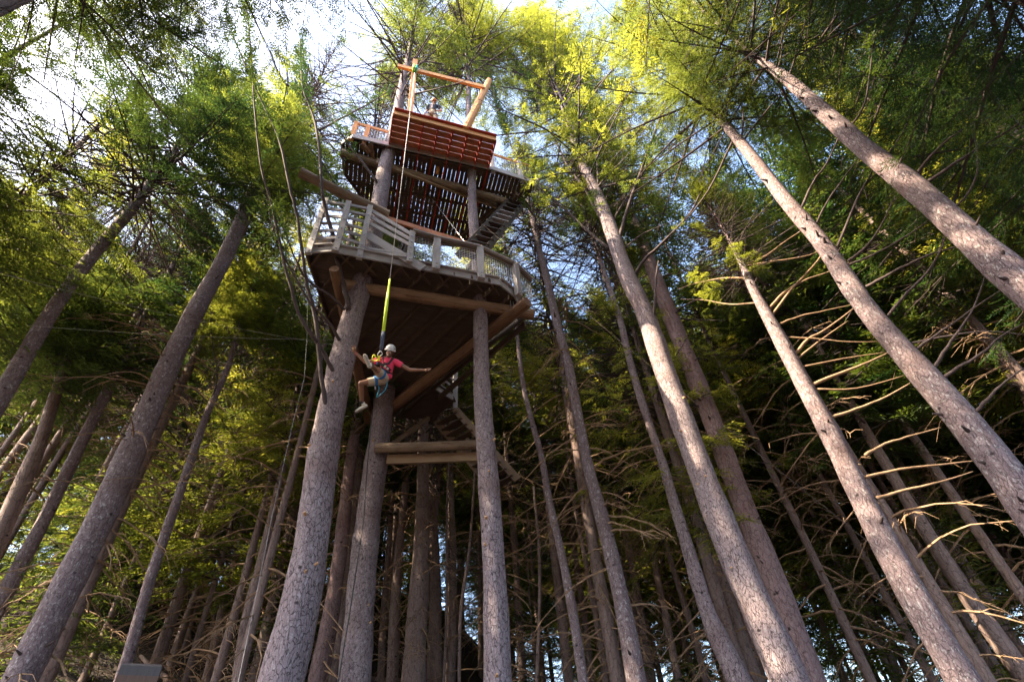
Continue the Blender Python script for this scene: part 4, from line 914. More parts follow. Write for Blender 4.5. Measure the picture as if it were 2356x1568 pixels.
# ------------------------------------------------------------------ gaps carved into the crowns along sun rays, so shafts of light reach down
rc = np.random.default_rng(5)
SUNP = [(atD(*a[:2], a[2]), a[3]) for a in (
    (480, 900, 20, 2.2), (420, 960, 24, 1.6), (600, 900, 19, 1.3), (545, 790, 22, 1.2), (310, 620, 20, 1.1), (250, 480, 18, .9), (690, 700, 20, 1.2),
    (765, 1330, 15.5, .8), (800, 1120, 15.5, .6), (925, 1250, 18, .9), (1042, 1130, 22, 1.2), (1040, 1350, 22, .9), (1230, 1250, 20, 1.3), (1290, 1400, 19, 1.0), (1420, 1350, 17, 1.0), (1500, 1250, 18, 1.2), (1560, 1430, 16, .8), (1370, 980, 20, 1.4), (1180, 900, 22, 1.2),
    (1690, 1290, 10.6, .5), (1560, 960, 10.8, .25), (1770, 1420, 10.4, .3), (1800, 760, 11.5, .5), (1835, 850, 11.5, .4), (1890, 960, 11.2, .3), (1940, 720, 11.5, .35),
    (2240, 980, 9, .22), (1900, 570, 9.5, .3), (2250, 560, 9.2, .25), (2130, 440, 9.2, .5), (1950, 300, 9, .5), (2330, 1110, 8.8, .25),
    (1340, 420, 10.8, .8), (1410, 540, 10.8, .4), (1260, 620, 18, 1.0), (1480, 560, 16, .5),
    (1380, 800, 19, 1.6), (1330, 620, 22, 1.8), (1500, 900, 22, 1.3), (2080, 880, 17, 1.4), (2250, 850, 15, 1.0), (1980, 640, 17, 1.0), (1750, 500, 18, 1.2), (1650, 950, 20, 1.2), (1900, 1250, 18, 1.0),
    (1010, 210, 9, 1.6), (1000, 290, 8.7, 1.6), (940, 200, 8.6, 1.2), (1100, 240, 9, 1.3), (1180, 390, 10, .8), (850, 300, 8.8, .8), (1250, 200, 11, 2.0), (1420, 200, 11, 1.8), (1600, 150, 11, 1.8), (1130, 60, 9.5, 2.0), (880, 90, 9.5, 1.5), (720, 130, 9.5, .8))]
for _ in range(44): SUNP.append((Vector((rf.uniform(-3, 11), rf.uniform(16, 27), rf.uniform(3, 15))), rf.uniform(.7, 1.5)))
for _ in range(30): SUNP.append((Vector((rf.uniform(-20, -6), rf.uniform(14, 27), rf.uniform(8, 20))), rf.uniform(.8, 1.5)))
for _ in range(18): SUNP.append((Vector((rf.uniform(8, 18), rf.uniform(8, 18), rf.uniform(7, 18))), rf.uniform(.7, 1.3)))
SUNP += [(atD(x, y, d), r) for x, y, d, r in ((400, 500, 13, 1.6), (500, 620, 14, 1.6), (450, 750, 17, 1.7), (330, 640, 15, 1.5), (560, 430, 13, 1.4), (620, 560, 15, 1.3), (240, 420, 13, 1.3), (300, 300, 12, 1.3), (640, 760, 18, 1.5), (130, 560, 14, 1.2), (520, 300, 12, 1.3), (1650, 700, 19, 1.6), (1750, 900, 20, 1.6), (1600, 820, 21, 1.5), (1720, 620, 18, 1.3), (1850, 1000, 19, 1.5), (1560, 1050, 20, 1.4), (2150, 1100, 17, 1.3), (2250, 300, 12, 1.2), (2050, 250, 12, 1.2))]
SUNP += [(Vector((-10.6, 17.2, 13)), 3.4), (Vector((-10.6, 17.2, 10)), 2.8), (Vector((-14.6, 18.2, 13)), 2.8), (Vector((-14.6, 18.2, 10)), 2.3), (Vector((4.6, 14.2, 16)), 2.0), (Vector((4.6, 14.2, 12)), 1.8), (Vector((5.6, 16.5, 20)), 2.2)]
T_ = []
for o in list(bpy.data.objects):
    if o.name.split('.')[0] in ('crown', 'branches') and o.parent is not None: T_.append(o)
sv_ = np.array(tuple(sd)); cut = 0; tot = 0
for o in T_:
    par = o.parent.location; loc = np.array(tuple(par+o.location)); sc = np.array(tuple(o.scale)); rt = o.rotation_euler[2]
    me = o.data; key = me.name.split('.')[0]; Rr = 4.6*sc[0]; zlo, zhi = loc[2]-1, loc[2]+17.5*sc[2] if 'x' else 0
    rel = []
    for p, r in SUNP:
        d0 = loc[:2]-np.array((p.x, p.y)); hx = np.array((sd.x, sd.y)); hl = np.linalg.norm(hx); t = d0@hx/hl; off = abs(d0[0]*hx[1]-d0[1]*hx[0])/hl
        if t < -Rr*.3 or off > Rr+r: continue
        z = p.z+t*math.tan(SUN_EL)
        if zlo-4 < z < loc[2]+21*sc[2]+4: rel.append((np.array(tuple(p)), r))
    if not rel: continue
    nv_ = len(me.vertices); V = np.empty(nv_*3, np.float32); me.vertices.foreach_get('co', V); V = V.reshape(-1, 3)
    nq = len(me.polygons); Fi = np.empty(nq*4, np.int32); me.polygons.foreach_get('vertices', Fi); Fi = Fi.reshape(-1, 4)
    c, s_ = math.cos(rt), math.sin(rt); X = V*sc; Wd = np.stack([X[:, 0]*c-X[:, 1]*s_, X[:, 0]*s_+X[:, 1]*c, X[:, 2]], 1)+loc
    Ce = Wd[Fi[:, 0]]; kill = np.zeros(nq, bool)
    for p, r in rel:
        d = Ce-p; t = d@sv_; e = d-t[:, None]*sv_; q = np.einsum('ij,ij->i', e, e)
        jag = r*(1+.3*np.sin(e[:, 0]*4.1+e[:, 2]*3.3)+.25*np.sin(e[:, 1]*5.7-e[:, 2]*6.1))
        kill |= (q < jag*jag) & (t > (.35 if r < .7 else 1.6 if r < 2.3 else 4.5))
    if key == 'branches': kill &= (rc.random(nq) < .0)
    if kill.sum() < 60: continue
    cut += 1; keep = Fi[~kill]; used, inv = np.unique(keep, return_inverse=True); tot += len(keep)
    o.data = npmesh(key, V[used], inv.reshape(-1, 4), me.materials[0])
print('CARVED', cut, tot, 'of', len(T_))
# fallen branches and logs on the hillside
for i in range(34):
    a = R_(rf.uniform(-46, -6)); d = rf.uniform(11, 34); x, y = d*math.sin(a), d*math.cos(a); z = ground(x, y)
    if i % 4 == 0:
        b_ = rf.uniform(0, 3.14); L = rf.uniform(1.5, 4); e = Vector((math.cos(b_), math.sin(b_), 0))*L; p0 = Vector((x, y, z+.12)); p1 = p0+e; p1.z = ground(p1.x, p1.y)+.2
        k = MB().tube([p0, p0.lerp(p1, .35)+Vector((0, 0, .1)), p0.lerp(p1, .7), p1], [.1, .09, .08, .06], 9, True, .05).build('fallen_log', M['bark_far'], None, True, loc=p0)
        tag(k, 'fallen log lying on the dark hillside', 'log', 'fallen wood on the hillside')
    else:
        k = bpy.data.objects.new('fallen_branch', rf.choice(DEAD)); COL.objects.link(k); k.location = (x, y, z+.15); k.rotation_euler = (R_(rf.uniform(78, 96)), R_(rf.uniform(-20, 20)), rf.uniform(0, 6.28)); k.scale = (.35, .35, .3)
        tag(k, 'tangle of fallen dead branches on the dark hillside', 'branch', 'fallen branches on the hillside')

byl = {}
for o in bpy.data.objects:
    if o.parent is None and o.name.split('.')[0] in ('conifer_tree', 'young_conifer'): byl.setdefault(o['label'], []).append(o)
for lb_, os_ in byl.items():
    if len(os_) in (2, 3):
        os_.sort(key=lambda o: o.location.x/max(1, o.location.y))
        for o, w in zip(os_, ('left one', 'right one') if len(os_) == 2 else ('left one', 'middle one', 'right one')): o['label'] = lb_+', '+w+' of its kind' if len(lb_.split()) < 12 else lb_+', '+w

# ------------------------------------------------------------------ people
def orient(a):
    a = Vector(a).normalized(); b = a.cross(Vector((.3, .2, .93))).normalized(); return a, b, a.cross(b)
class Blob:
    def __init__(s): s.v = []; s.f = []
    def cap(s, p0, p1, r0, r1, n=14, flat=1.0, fd=None):
        p0 = Vector(p0); p1 = Vector(p1); d = (p1-p0); L = d.length; a, b, c = orient(d)
        if fd is not None:
            b = (Vector(fd)-a*Vector(fd).dot(a)).normalized(); c = a.cross(b)
        st = len(s.v); prof = []
        for k in range(1, 6): t = math.pi/2*k/6; prof.append((-r0*math.cos(t), r0*math.sin(t)))
        prof += [(0, r0), (L*.33, r0*.67+r1*.33), (L*.67, r0*.33+r1*.67), (L, r1)]
        for k in range(5, 0, -1): t = math.pi/2*k/6; prof.append((L+r1*math.cos(t), r1*math.sin(t)))
        s.v.append(tuple(p0-a*r0))
        for x, r in prof:
            for j in range(n): t = 6.28318*j/n; s.v.append(tuple(p0+a*x+(b*math.cos(t)*flat+c*math.sin(t))*r))
        s.v.append(tuple(p1+a*r1)); e = len(s.v)-1; m = len(prof)
        for j in range(n):
            k = (j+1) % n; s.f.append((st, st+1+k, st+1+j)); s.f.append((e, e-n+j, e-n+k))
            for i in range(m-1): s.f.append((st+1+i*n+j, st+1+i*n+k, st+1+(i+1)*n+k, st+1+(i+1)*n+j))
        return s
    def ell(s, c, ax, rx, ry, rz, up=None):
        """ellipsoid; ax = direction of rx, up ~ direction of rz"""
        c = Vector(c); a = Vector(ax).normalized(); z = Vector(up) if up is not None else orient(a)[2]; z = (z-a*z.dot(a)).normalized(); y = z.cross(a)
        st = len(s.v); n, m = 16, 10; s.v.append(tuple(c+z*rz))
        for i in range(1, m):
            t = math.pi*i/m
            for j in range(n): p = 6.28318*j/n; s.v.append(tuple(c+a*(rx*math.sin(t)*math.cos(p))+y*(ry*math.sin(t)*math.sin(p))+z*(rz*math.cos(t))))
        s.v.append(tuple(c-z*rz)); e = len(s.v)-1
        for j in range(n):
            k = (j+1) % n; s.f.append((st, st+1+j, st+1+k)); s.f.append((e, e-n+k, e-n+j))
            for i in range(m-2): s.f.append((st+1+i*n+j, st+1+(i+1)*n+j, st+1+(i+1)*n+k, st+1+i*n+k))
        return s
    def build(s, name, mat, parent, voxel=.007, smooth=4, fac=.5):
        me = bpy.data.meshes.new('tmp'); me.from_pydata(s.v, [], s.f); o = bpy.data.objects.new('tmp', me); COL.objects.link(o)
        r = o.modifiers.new('r', 'REMESH'); r.mode = 'VOXEL'; r.voxel_size = voxel; r.use_smooth_shade = True
        if smooth: k = o.modifiers.new('s', 'SMOOTH'); k.factor = fac; k.iterations = smooth
        dg = bpy.context.evaluated_depsgraph_get(); dg.update(); m2 = bpy.data.meshes.new_from_object(o.evaluated_get(dg)); bpy.data.objects.remove(o)
        m2.name = name; m2.materials.clear(); m2.materials.append(mat)
        m2.transform(Matrix.Translation(-parent.location))
        q = bpy.data.objects.new(name, m2); COL.objects.link(q); q.parent = parent
        m2.polygons.foreach_set('use_smooth', [True]*len(m2.polygons)); return q
def hand(b, w, dirn, palm_n, thumb_side, L=.19, curl=.25, spread=.13):
    """palm, four unequal fingers with two bends and a thumb; w = wrist, dirn = towards the fingertips, palm_n = out of the palm"""
    d = Vector(dirn).normalized(); n = Vector(palm_n); n = (n-d*n.dot(d)).normalized(); s = d.cross(n)*thumb_side
    pm = w+d*.055; b.cap(w, w+d*.085, .024, .036, flat=1, fd=s); 
    b.ell(pm, d, .055, .040, .017, up=n)
    for i, (o, l, a) in enumerate(((.030, .074, 1.2), (.010, .083, .35), (-.011, .076, -.45), (-.031, .06, -1.4))):
        q = w+d*.095+s*o-d*(abs(i-1.2)*.006); f = (d+s*(a*spread)).normalized(); c = curl*(1+.25*i)
        k1 = q+f*l*.45; f2 = (f+n*c).normalized(); k2 = k1+f2*l*.32; f3 = (f2+n*c).normalized(); k3 = k2+f3*l*.26
        b.cap(q-f*.03, k1, .0105, .0095, 8).cap(k1, k2, .0092, .0085, 8).cap(k2, k3, .0083, .0072, 8)
    t0 = w+d*.03+s*.028; f = (d*.65+s*.85+n*.25).normalized(); t1_ = t0+f*.042; f2 = (d*.9+s*.5+n*.2).normalized(); b.cap(t0-f*.01, t1_, .015, .0115, 8).cap(t1_, t1_+f2*.032, .011, .0085, 8)
SK = plain('brown_skin', (.27, .135, .085), .5, var=.06, sc=12); SK2 = plain('fair_skin', (.55, .33, .25), .5, var=.05)
PINK = plain('pink_cotton', (.80, .055, .14), .85, var=.08, sc=8); BEIGE = plain('beige_cotton', (.50, .40, .30), .9, var=.07, sc=18)
SHOE = plain('cream_canvas', (.60, .55, .47), .8, var=.06); SOLE = plain('worn_sole', (.33, .28, .23), .8, var=.15, sc=60); BLUE = plain('blue_webbing', (.02, .16, .42), .7); BLK = plain('black_webbing', (.018, .018, .025), .7)
WHT = plain('white_helmet_shell', (.62, .63, .66), .35, var=.04); YEL = plain('yellow_webbing', (.72, .70, .04), .7); DK = plain('dark_detail', (.03, .03, .035), .5); TOOTH = plain('teeth', (.8, .78, .74), .4); CYAN = plain('cyan_cord', (.02, .30, .48), .6); ALU = plain('polished_alloy', (.75, .75, .78), .3, .8)
ZP = 11.4
def PP(zx, zy, dz=0): return atZ(767+.1369*zx, 828*0+767+.1369*zy, ZP+dz)
def band(name, mat, parent, pts, w, t, nrm=None, closed=False):
    """flat webbing strap along points; w across, t thick"""
    mb = MB(); P = [Vector(p) for p in pts]; n = len(P); rings = []; us = []
    for i, p in enumerate(P):
        a = (P[(i+1) % n] if closed or i < n-1 else P[i]); b = (P[i-1] if closed or i > 0 else P[i]); d = (a-b).normalized()
        N = Vector(nrm[i] if isinstance(nrm, list) else nrm) if nrm is not None else -FW
        s = d.cross(N).normalized(); N2 = s.cross(d).normalized()
        rings.append([p+s*w/2+N2*t/2, p-s*w/2+N2*t/2, p-s*w/2-N2*t/2, p+s*w/2-N2*t/2]); us.append(i*.1)
    if closed: rings.append(rings[0]); us.append(n*.1)
    mb.quadstrip(rings, us, .1, not closed); o = mb.build(name, mat, parent); return o
def ringpts(c, ax, r, n=20, flat=1.0, fd=None):
    a, b, d = orient(ax)
    if fd is not None: b = (Vector(fd)-a*Vector(fd).dot(a)).normalized(); d = a.cross(b)
    P = [Vector(c)+(b*math.cos(6.28318*j/n)*flat+d*math.sin(6.28318*j/n))*r for j in range(n)]
    return P, [(p-Vector(c)) for p in P]
def head(parent, c, up, face, skin, helm, R=.098, hc=True, smile=True):
    """head with face; c centre, face = direction the face looks"""
    up = Vector(up).normalized(); f = Vector(face); f = (f-up*f.dot(up)).normalized(); s = f.cross(up)
    return up, f, s

def jumper():
    P = thing('person', PP(850, 640), 'laughing jumper in pink shirt, beige shorts and white helmet hanging arms wide from the rope', 'person')
    U_, R__, N = UP, RT, -FW
    hd = PP(952, 305, .06); neck = PP(925, 408, .08); chest = PP(915, 500, .05); wst = PP(885, 640, -.02); pel = PP(825, 745, -.08)
    shL = PP(1065, 488, .05); shR = PP(770, 455, .05)
    elL = PP(1290, 612, .0); wrL = PP(1525, 612, -.03)
    elR = PP(540, 480, -.05); wrR = PP(372, 320, -.08)
    hipA = PP(855, 735, -.12); knA = PP(700, 590, -.42); anA = PP(635, 535, -.72)
    hipB = PP(770, 790, -.08); knB = PP(462, 835, -.28); anB = PP(482, 1150, -.12)
    up = (hd-neck).normalized(); up = (U_*.96+R__*.2).normalized(); fc = (N*.95-U_*.12-R__*.05).normalized(); sd2 = fc.cross(up).normalized()
    b = Blob()
    # head
    b.ell(hd+up*.01, fc, .098, .077, .112, up=up); b.ell(hd-up*.055+fc*.022, fc, .066, .057, .060, up=up)
    b.ell(hd-up*.095+fc*.045, fc, .032, .034, .026, up=up)
    b.cap(hd-up*.015+fc*.09, hd-up*.045+fc*.112, .012, .018, 8)             # nose
    for q in (-1, 1):
        b.ell(hd-up*.03+sd2*q*.078, fc, .022, .012, .034, up=up); b.ell(hd-up*.04+fc*.07+sd2*q*.038, fc, .022, .024, .022, up=up)
        b.cap(hd+up*.012+fc*.088+sd2*q*.016, hd+up*.01+fc*.078+sd2*q*.05, .010, .009, 8)
    b.ell(hd-up*.075+fc*.088, sd2, .032, .014, .012, up=up)
    b.cap(hd-up*.08-fc*.01, neck, .055, .062)
    # torso under the shirt, kept slimmer than the cloth
    b.cap(neck, chest, .07, .13, flat=.75, fd=N).cap(chest, wst, .135, .115, flat=.75, fd=N).cap(wst, pel, .115, .13, flat=.8, fd=N)
    b.cap(shL, elL, .050, .041).cap(elL, elL.lerp(wrL, .35), .041, .042).cap(elL.lerp(wrL, .35), wrL, .042, .026).cap(neck, shL, .06, .055)
    b.cap(shR, elR, .050, .041).cap(elR, elR.lerp(wrR, .35), .041, .042).cap(elR.lerp(wrR, .35), wrR, .042, .026).cap(neck, shR, .06, .055)
    for h_, k_, a_2 in ((hipA, knA, anA), (hipB, knB, anB)):
        b.cap(h_, k_, .082, .058).cap(k_, k_.lerp(a_2, .32), .057, .058).cap(k_.lerp(a_2, .32), a_2, .058, .036)
        b.ell(k_+(N*.02), (k_-h_), .055, .05, .055)
    hand(b, wrL, PP(1650, 600, -.06)-wrL, U_*.9+N*.5, 1, curl=.16, spread=.22)
    hand(b, wrR, PP(322, 190, -.14)-wrR, N, -1, curl=.08, spread=.28)
    body = b.build('body', SK, P, .0062, 3)
    # features
    for q in (-1, 1):
        e = hd+up*.004+fc*.089+sd2*q*.031; mb = MB(); mb.tube([e-sd2*.013, e+sd2*.013], .0085, 8); mb.build('eye', TOOTH, P, True); mb = MB(); mb.tube([e+fc*.005, e+fc*.0115], .006, 8); mb.build('iris', DK, P)
        band('eyebrow', DK, P, [hd+up*.026+fc*.098+sd2*q*.014, hd+up*.033+fc*.096+sd2*q*.03, hd+up*.028+fc*.084+sd2*q*.05], .008, .006, nrm=fc)
    mo = hd-up*.066+fc*.096
    mb = MB(); mb.tube([mo-sd2*.036+up*.010, mo-sd2*.02-up*.002+fc*.006, mo-up*.006+fc*.009, mo+sd2*.02-up*.002+fc*.006, mo+sd2*.036+up*.010], [.006, .014, .017, .014, .006], 8); mb.build('mouth', plain('mouth', (.12, .02, .02), .5), P, True)
    mb = MB(); mb.tube([mo-sd2*.027+up*.008+fc*.010, mo+up*.002+fc*.020, mo+sd2*.027+up*.008+fc*.010], [.005, .009, .005], 6); mb.build('teeth', TOOTH, P, True)
    # helmet
    hc = hd+up*.052; h = Blob(); h.ell(hc+up*.012, fc, .128, .112, .105, up=up); hm = h.build('helmet', WHT, P, .008, 4)
    me = hm.data; bm = bmesh.new(); bm.from_mesh(me); bmesh.ops.bisect_plane(bm, geom=bm.verts[:]+bm.edges[:]+bm.faces[:], plane_co=hc-up*.022-P.location, plane_no=(-up+fc*.12), clear_outer=True); bm.to_mesh(me); bm.free()
    Pr, Nr = ringpts(hc-up*.02+fc*.0, up, .122, 28, 1.05, fc); Pr = [p+(p-hc).dot(fc)*up*.12 for p in Pr]
    band('helmet_rim', WHT, P, Pr, .02, .012, nrm=Nr, closed=True)
    for q in (-1, 1):
        for k in range(3):
            p = hc+up*(.03+.022*k)+sd2*q*(.098-.009*k)+fc*(.068-.007*k); mb = MB(); mb.tube([p-up*.006+sd2*q*.0, p+up*.008], .0075, 6); mb.build('vent', DK, P)
        pts = [hc-up*.03+sd2*q*.088+fc*.01, hd-up*.05+sd2*q*.08+fc*.03, hd-up*.105+sd2*q*.045+fc*.05, hd-up*.13+fc*.055]
        band('chin_strap', BLK, P, pts, .016, .005, nrm=sd2*q)
    # shirt
    sh = Blob(); sh.cap(neck-up*.03, chest, .085, .155, flat=.78, fd=N).cap(chest, wst, .158, .14, flat=.78, fd=N).cap(wst, wst.lerp(pel, .55), .14, .15, flat=.82, fd=N)
    sh.cap(neck-up*.02, shL, .06, .075).cap(shL, shL.lerp(elL, .36), .073, .07).cap(neck-up*.02, shR, .06, .075).cap(shR, shR.lerp(elR, .36), .073, .07)
    sh.ell(wst.lerp(pel, .6)+R__*.04, up, .10, .15, .12, up=N)
    sho = sh.build('shirt', PINK, P, .008, 5)
    me = sho.data; bm = bmesh.new(); bm.from_mesh(me)
    for co, no in ((shL.lerp(elL, .42), elL-shL), (shR.lerp(elR, .42), elR-shR)):
        sel = [v for v in bm.verts if (v.co+P.location-co).dot(no.normalized()) > 0 and (v.co+P.location-co).length < .2]
        bmesh.ops.delete(bm, geom=sel, context='VERTS')
    sel = [v for v in bm.verts if (v.co+P.location-neck).length < .068]; bmesh.ops.delete(bm, geom=sel, context='VERTS')
    bm.to_mesh(me); bm.free()
    # shorts
    so_ = Blob(); so_.cap(wst.lerp(pel, .75), pel, .135, .15, flat=.85, fd=N)
    for h_, k_, f in ((hipA, knA, .72), (hipB, knB, .60)): so_.cap(h_, h_.lerp(k_, f), .105, .093)
    so_.cap(hipA, hipB, .11, .11)
    sto = so_.build('shorts', BEIGE, P, .008, 4); me = sto.data; bm = bmesh.new(); bm.from_mesh(me)
    for h_, k_, f in ((hipA, knA, .78), (hipB, knB, .66)):
        co = h_.lerp(k_, f); no = (k_-h_).normalized(); sel = [v for v in bm.verts if (v.co+P.location-co).dot(no) > 0 and (v.co+P.location-co).length < .22]; bmesh.ops.delete(bm, geom=sel, context='VERTS')
    bm.to_mesh(me); bm.free()
    # shoes: A shows its sole to the lens, B is seen from below and the side
    def shoe(an, heel, toe, soln):
        d = (toe-heel).normalized(); n = (Vector(soln)-d*Vector(soln).dot(d)).normalized(); w = d.cross(n); L = (toe-heel).length
        s1 = Blob(); s1.ell(heel+d*L*.2-n*.03, d, .07, .038, .045, up=n).ell(heel+d*L*.45-n*.028, d, .10, .040, .036, up=n).ell(heel+d*L*.74-n*.022, d, .085, .047, .03, up=n).cap(heel+d*L*.2-n*.03, an.lerp(heel+d*.05-n*.07, .45), .038, .045)
        s1.build('shoe', SHOE, P, .007, 3)
        s2 = Blob()
        for f, rx, ry in ((.16, .055, .034), (.34, .07, .033), (.52, .07, .036), (.72, .075, .046), (.85, .05, .04)): s2.ell(heel+d*L*f+n*.008, d, rx, ry, .016, up=n)
        s2.build('sole', SOLE, P, .006, 3)
        s3 = Blob(); s3.cap(an+(an-heel).normalized()*.03, an, .043, .044); s3.build('sock', DK, P, .007, 2)
        return d, n, w, L
    hA = PP(612, 585, -.80); tA_ = PP(515, 348, -.80); shoe(anA, hA, tA_, N*1.0-R__*.15-U_*.25)
    hB = PP(575, 1215, -.10); tB_ = PP(372, 1325, -.20); dB, nB, wB, LB = shoe(anB, hB, tB_, -U_*.8+N*.45+R__*.3)
    for k in range(4):
        c = hB+dB*LB*(.38+.1*k)-nB*(.068-.008*k); mb = MB(); mb.tube([c-wB*.022, c-nB*.006, c+wB*.022], .004, 5); mb.build('lace', SHOE, P)
    # harness
    for h_, k_, m in ((hipA, knA, .36), (hipB, knB, .22)):
        c = h_.lerp(k_, m); Pr, Nr = ringpts(c, k_-h_, .112, 22); band('leg_loop', BLUE, P, Pr, .06, .008, nrm=Nr, closed=True)
    c = wst.lerp(pel, .12); Pr, Nr = ringpts(c, wst-pel, .15, 24, .84, N); band('waist_belt', BLK, P, Pr, .06, .012, nrm=Nr, closed=True)
    fr = lambda p, k: p+N*k
    for q in (1, -1):
        s_ = shL if q > 0 else shR
        band('shoulder_strap', BLK, P, [s_.lerp(neck, .45)+up*.06-N*.03, s_.lerp(neck, .45)+up*.055+N*.055, chest+N*.13+R__*q*.05, fr(PP(835, 520), .15), wst+N*.13-R__*.02], .045, .007, nrm=N)
    band('chest_strap', BLK, P, [fr(PP(785, 475), .16), fr(PP(860, 520), .17), fr(PP(935, 560), .16), fr(PP(985, 620), .12)], .05, .007, nrm=N)
    band('thigh_link', BLUE, P, [fr(PP(840, 740), .13), fr(PP(870, 680), .13), fr(PP(890, 600), .13)], .045, .007, nrm=N)
    for zx, zy in ((905, 545), (945, 580)):
        c = fr(PP(zx, zy), .18); MB().beam(c-R__*.02+U_*.014, c+R__*.02-U_*.014, .045, .008, up=N).build('buckle', ALU, P)
    MB().tube([fr(PP(765, 470), .17), fr(PP(768, 510), .17)], .016, 8).build('blue_link', BLUE, P)
    # hanging device and cyan tail
    c = PP(718, 905, -.15)
    for k in (-1, 1):
        mb = MB(); q = c+R__*.022*k; mb.tube([q+U_*.05, q-U_*.05+R__*.01], .017, 8); mb.build('descender', ALU if k < 0 else BLK, P, True)
    MB().tube([PP(910, 795, -.1), PP(900, 870, -.12), PP(870, 950, -.14), PP(800, 1020, -.16), PP(730, 1075, -.16)], [.012, .011, .011, .009, .005], 7).build('lanyard', CYAN, P, True)
    MB().tube([PP(765, 880, -.14), PP(768, 940, -.15), PP(745, 1010, -.16), PP(722, 1078, -.16)], [.010, .010, .010, .005], 7).build('lanyard', CYAN, P, True)
    # bracelet
    Pr, Nr = ringpts(wrR+(elR-wrR).normalized()*.03, elR-wrR, .031, 14); MB().tube(Pr+[Pr[0]], .004, 5).build('bracelet', PINK, P)
jumper()
# karabiner and loose yellow loop at the rope end
def bz(pts, n=6):
    P = [Vector(p) for p in pts]; out = []
    for i in range(len(P)-1):
        p0 = P[max(0, i-1)]; p1 = P[i]; p2 = P[i+1]; p3 = P[min(len(P)-1, i+2)]
        for j in range(n): u = j/n; out.append(.5*((2*p1)+(p2-p0)*u+(2*p0-5*p1+4*p2-p3)*u*u+(3*p1-p0-3*p2+p3)*u**3))
    return out+[P[-1]]
kb = MB().tube(bz([PP(792, 290, -.1), PP(745, 345, -.1), PP(748, 372, -.1), PP(800, 370, -.1), PP(822, 335, -.1), PP(795, 292, -.1)]), .009, 8).build('karabiner', ALU, None, True)
tag(kb, 'pale karabiner joining the dark rope sleeve to the harness', 'karabiner')
yt = thing('rescue_sling', PP(700, 420, -.12), 'yellow webbing sling looped beside the karabiner', 'sling')
band('loop', YEL, yt, bz([PP(770, 450, -.12), PP(715, 400, -.14), PP(690, 360, -.14), PP(662, 370, -.14), PP(655, 430, -.13), PP(690, 455, -.12), PP(762, 440, -.11)]), .034, .005, nrm=(-FW*.4+UP))
band('tab', YEL, yt, [PP(770, 368, -.14), PP(768, 410, -.15), PP(762, 455, -.15)], .05, .012, nrm=-FW)

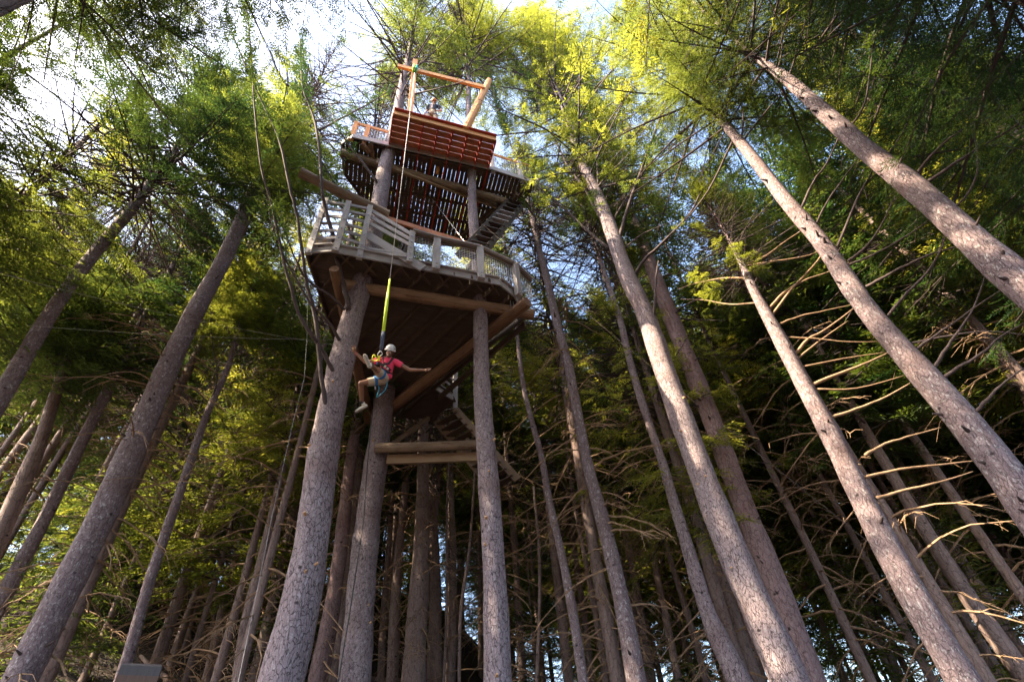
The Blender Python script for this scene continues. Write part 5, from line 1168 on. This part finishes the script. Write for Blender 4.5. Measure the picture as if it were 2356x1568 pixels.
ZQ = 19.9
def QQ(zx, zy, dz=0): return atZ(644+.2606*zx, 110+.2606*zy, ZQ+dz)
def guide():
    hd = QQ(1360, 478, .2); neck = QQ(1355, 500, .2); chest = QQ(1350, 530, .05); wst = QQ(1345, 565, -.25); N = -FW
    P = thing('person', QQ(1340, 640, -.5), 'guide in orange helmet and dark shirt peering over the front edge of the red platform', 'person')
    up = UP; fc = (N-UP*.1).normalized(); sd2 = RT
    shL = QQ(1403, 520, .1); shR = QQ(1312, 522, .1); elL = QQ(1424, 552, -.05); wrL = QQ(1392, 556, -.25); elR = QQ(1296, 558, -.05); wrR = QQ(1280, 582, -.3)
    hipL = QQ(1368, 590, -.4); hipR = QQ(1320, 590, -.4); knL = QQ(1375, 640, -.7); knR = QQ(1296, 622, -.7); anL = QQ(1362, 668, -.45); anR = QQ(1300, 668, -.5)
    b = Blob(); b.ell(hd, fc, .095, .078, .11, up=up).ell(hd-up*.06+fc*.02, fc, .062, .055, .055, up=up).cap(hd-up*.02+fc*.09, hd-up*.045+fc*.108, .012, .016, 8)
    for q in (-1, 1): b.ell(hd-up*.03+sd2*q*.078, fc, .02, .012, .03, up=up)
    b.cap(hd-up*.08, neck-up*.05, .05, .06).cap(neck, chest, .07, .13).cap(chest, wst, .13, .12).cap(wst, (hipL+hipR)/2, .12, .13)
    for s_, e, w in ((shL, elL, wrL), (shR, elR, wrR)): b.cap(neck, s_, .06, .055).cap(s_, e, .05, .042).cap(e, w, .042, .027)
    for h_, k, a in ((hipL, knL, anL), (hipR, knR, anR)): b.cap(h_, k, .085, .06).cap(k, a, .058, .038)
    hand(b, wrL, wrL-elL+UP*.02, N, 1, curl=.5); hand(b, wrR, wrR-elR, N, -1, curl=.4)
    b.build('body', SK2, P, .009, 3)
    sh = Blob(); sh.cap(neck-up*.06, chest, .09, .15, flat=.85, fd=N).cap(chest, wst, .152, .14, flat=.85, fd=N).cap(neck-up*.04, shL, .07, .075).cap(neck-up*.04, shR, .07, .075).cap(shL, shL.lerp(elL, .6), .07, .062).cap(shR, shR.lerp(elR, .6), .07, .062)
    sh.build('shirt', plain('navy_cotton', (.02, .022, .04), .85), P, .01, 3)
    tr = Blob(); tr.cap(wst, (hipL+hipR)/2, .14, .145)
    for h_, k in ((hipL, knL), (hipR, knR)): tr.cap(h_, h_.lerp(k, .95), .105, .082)
    tr.build('trousers', plain('khaki_cotton', (.48, .35, .24), .9), P, .01, 3)
    he = Blob(); hc = hd+up*.045; he.ell(hc, fc, .128, .112, .11, up=up); o = he.build('helmet', plain('orange_helmet_shell', (.75, .27, .05), .4), P, .01, 3)
    bm = bmesh.new(); bm.from_mesh(o.data); bmesh.ops.bisect_plane(bm, geom=bm.verts[:]+bm.edges[:]+bm.faces[:], plane_co=hc-up*.02-P.location, plane_no=-up, clear_outer=True); bm.to_mesh(o.data); bm.free()
    for q in (-1, 1):
        e = hd+up*.0+fc*.09+sd2*q*.03; MB().tube([e-sd2*.01, e+sd2*.01], .007, 6).build('eye', DK, P)
        band('chin_strap', BLK, P, [hc-up*.02+sd2*q*.088, hd-up*.06+sd2*q*.075+fc*.03, hd-up*.12+fc*.05], .015, .005, nrm=sd2*q)
    MB().tube([hd-up*.06-sd2*.02+fc*.085, hd-up*.063+fc*.092, hd-up*.06+sd2*.02+fc*.085], .006, 6).build('mouth', DK, P)
    for h_, k in ((hipL, knL), (hipR, knR)):
        c = h_.lerp(k, .3); Pr, Nr = ringpts(c, k-h_, .112, 18); band('leg_loop', BLK, P, Pr, .05, .008, nrm=Nr, closed=True)
    Pr, Nr = ringpts(wst, wst-(hipL+hipR)/2, .152, 20); band('waist_belt', BLK, P, Pr, .05, .01, nrm=Nr, closed=True)
    c = QQ(1342, 570, -.5); MB().tube([c, c+UP*.05], .02, 6).build('karabiner', ALU, P)
    s1 = Blob(); s1.ell(anL+N*.08-UP*.02, N, .12, .05, .045, up=UP); s1.build('shoe', DK, P, .01, 2)
    s1 = Blob(); s1.ell(anR+N*.08-UP*.02, N, .12, .05, .045, up=UP); s1.build('shoe', DK, P, .01, 2)
guide()
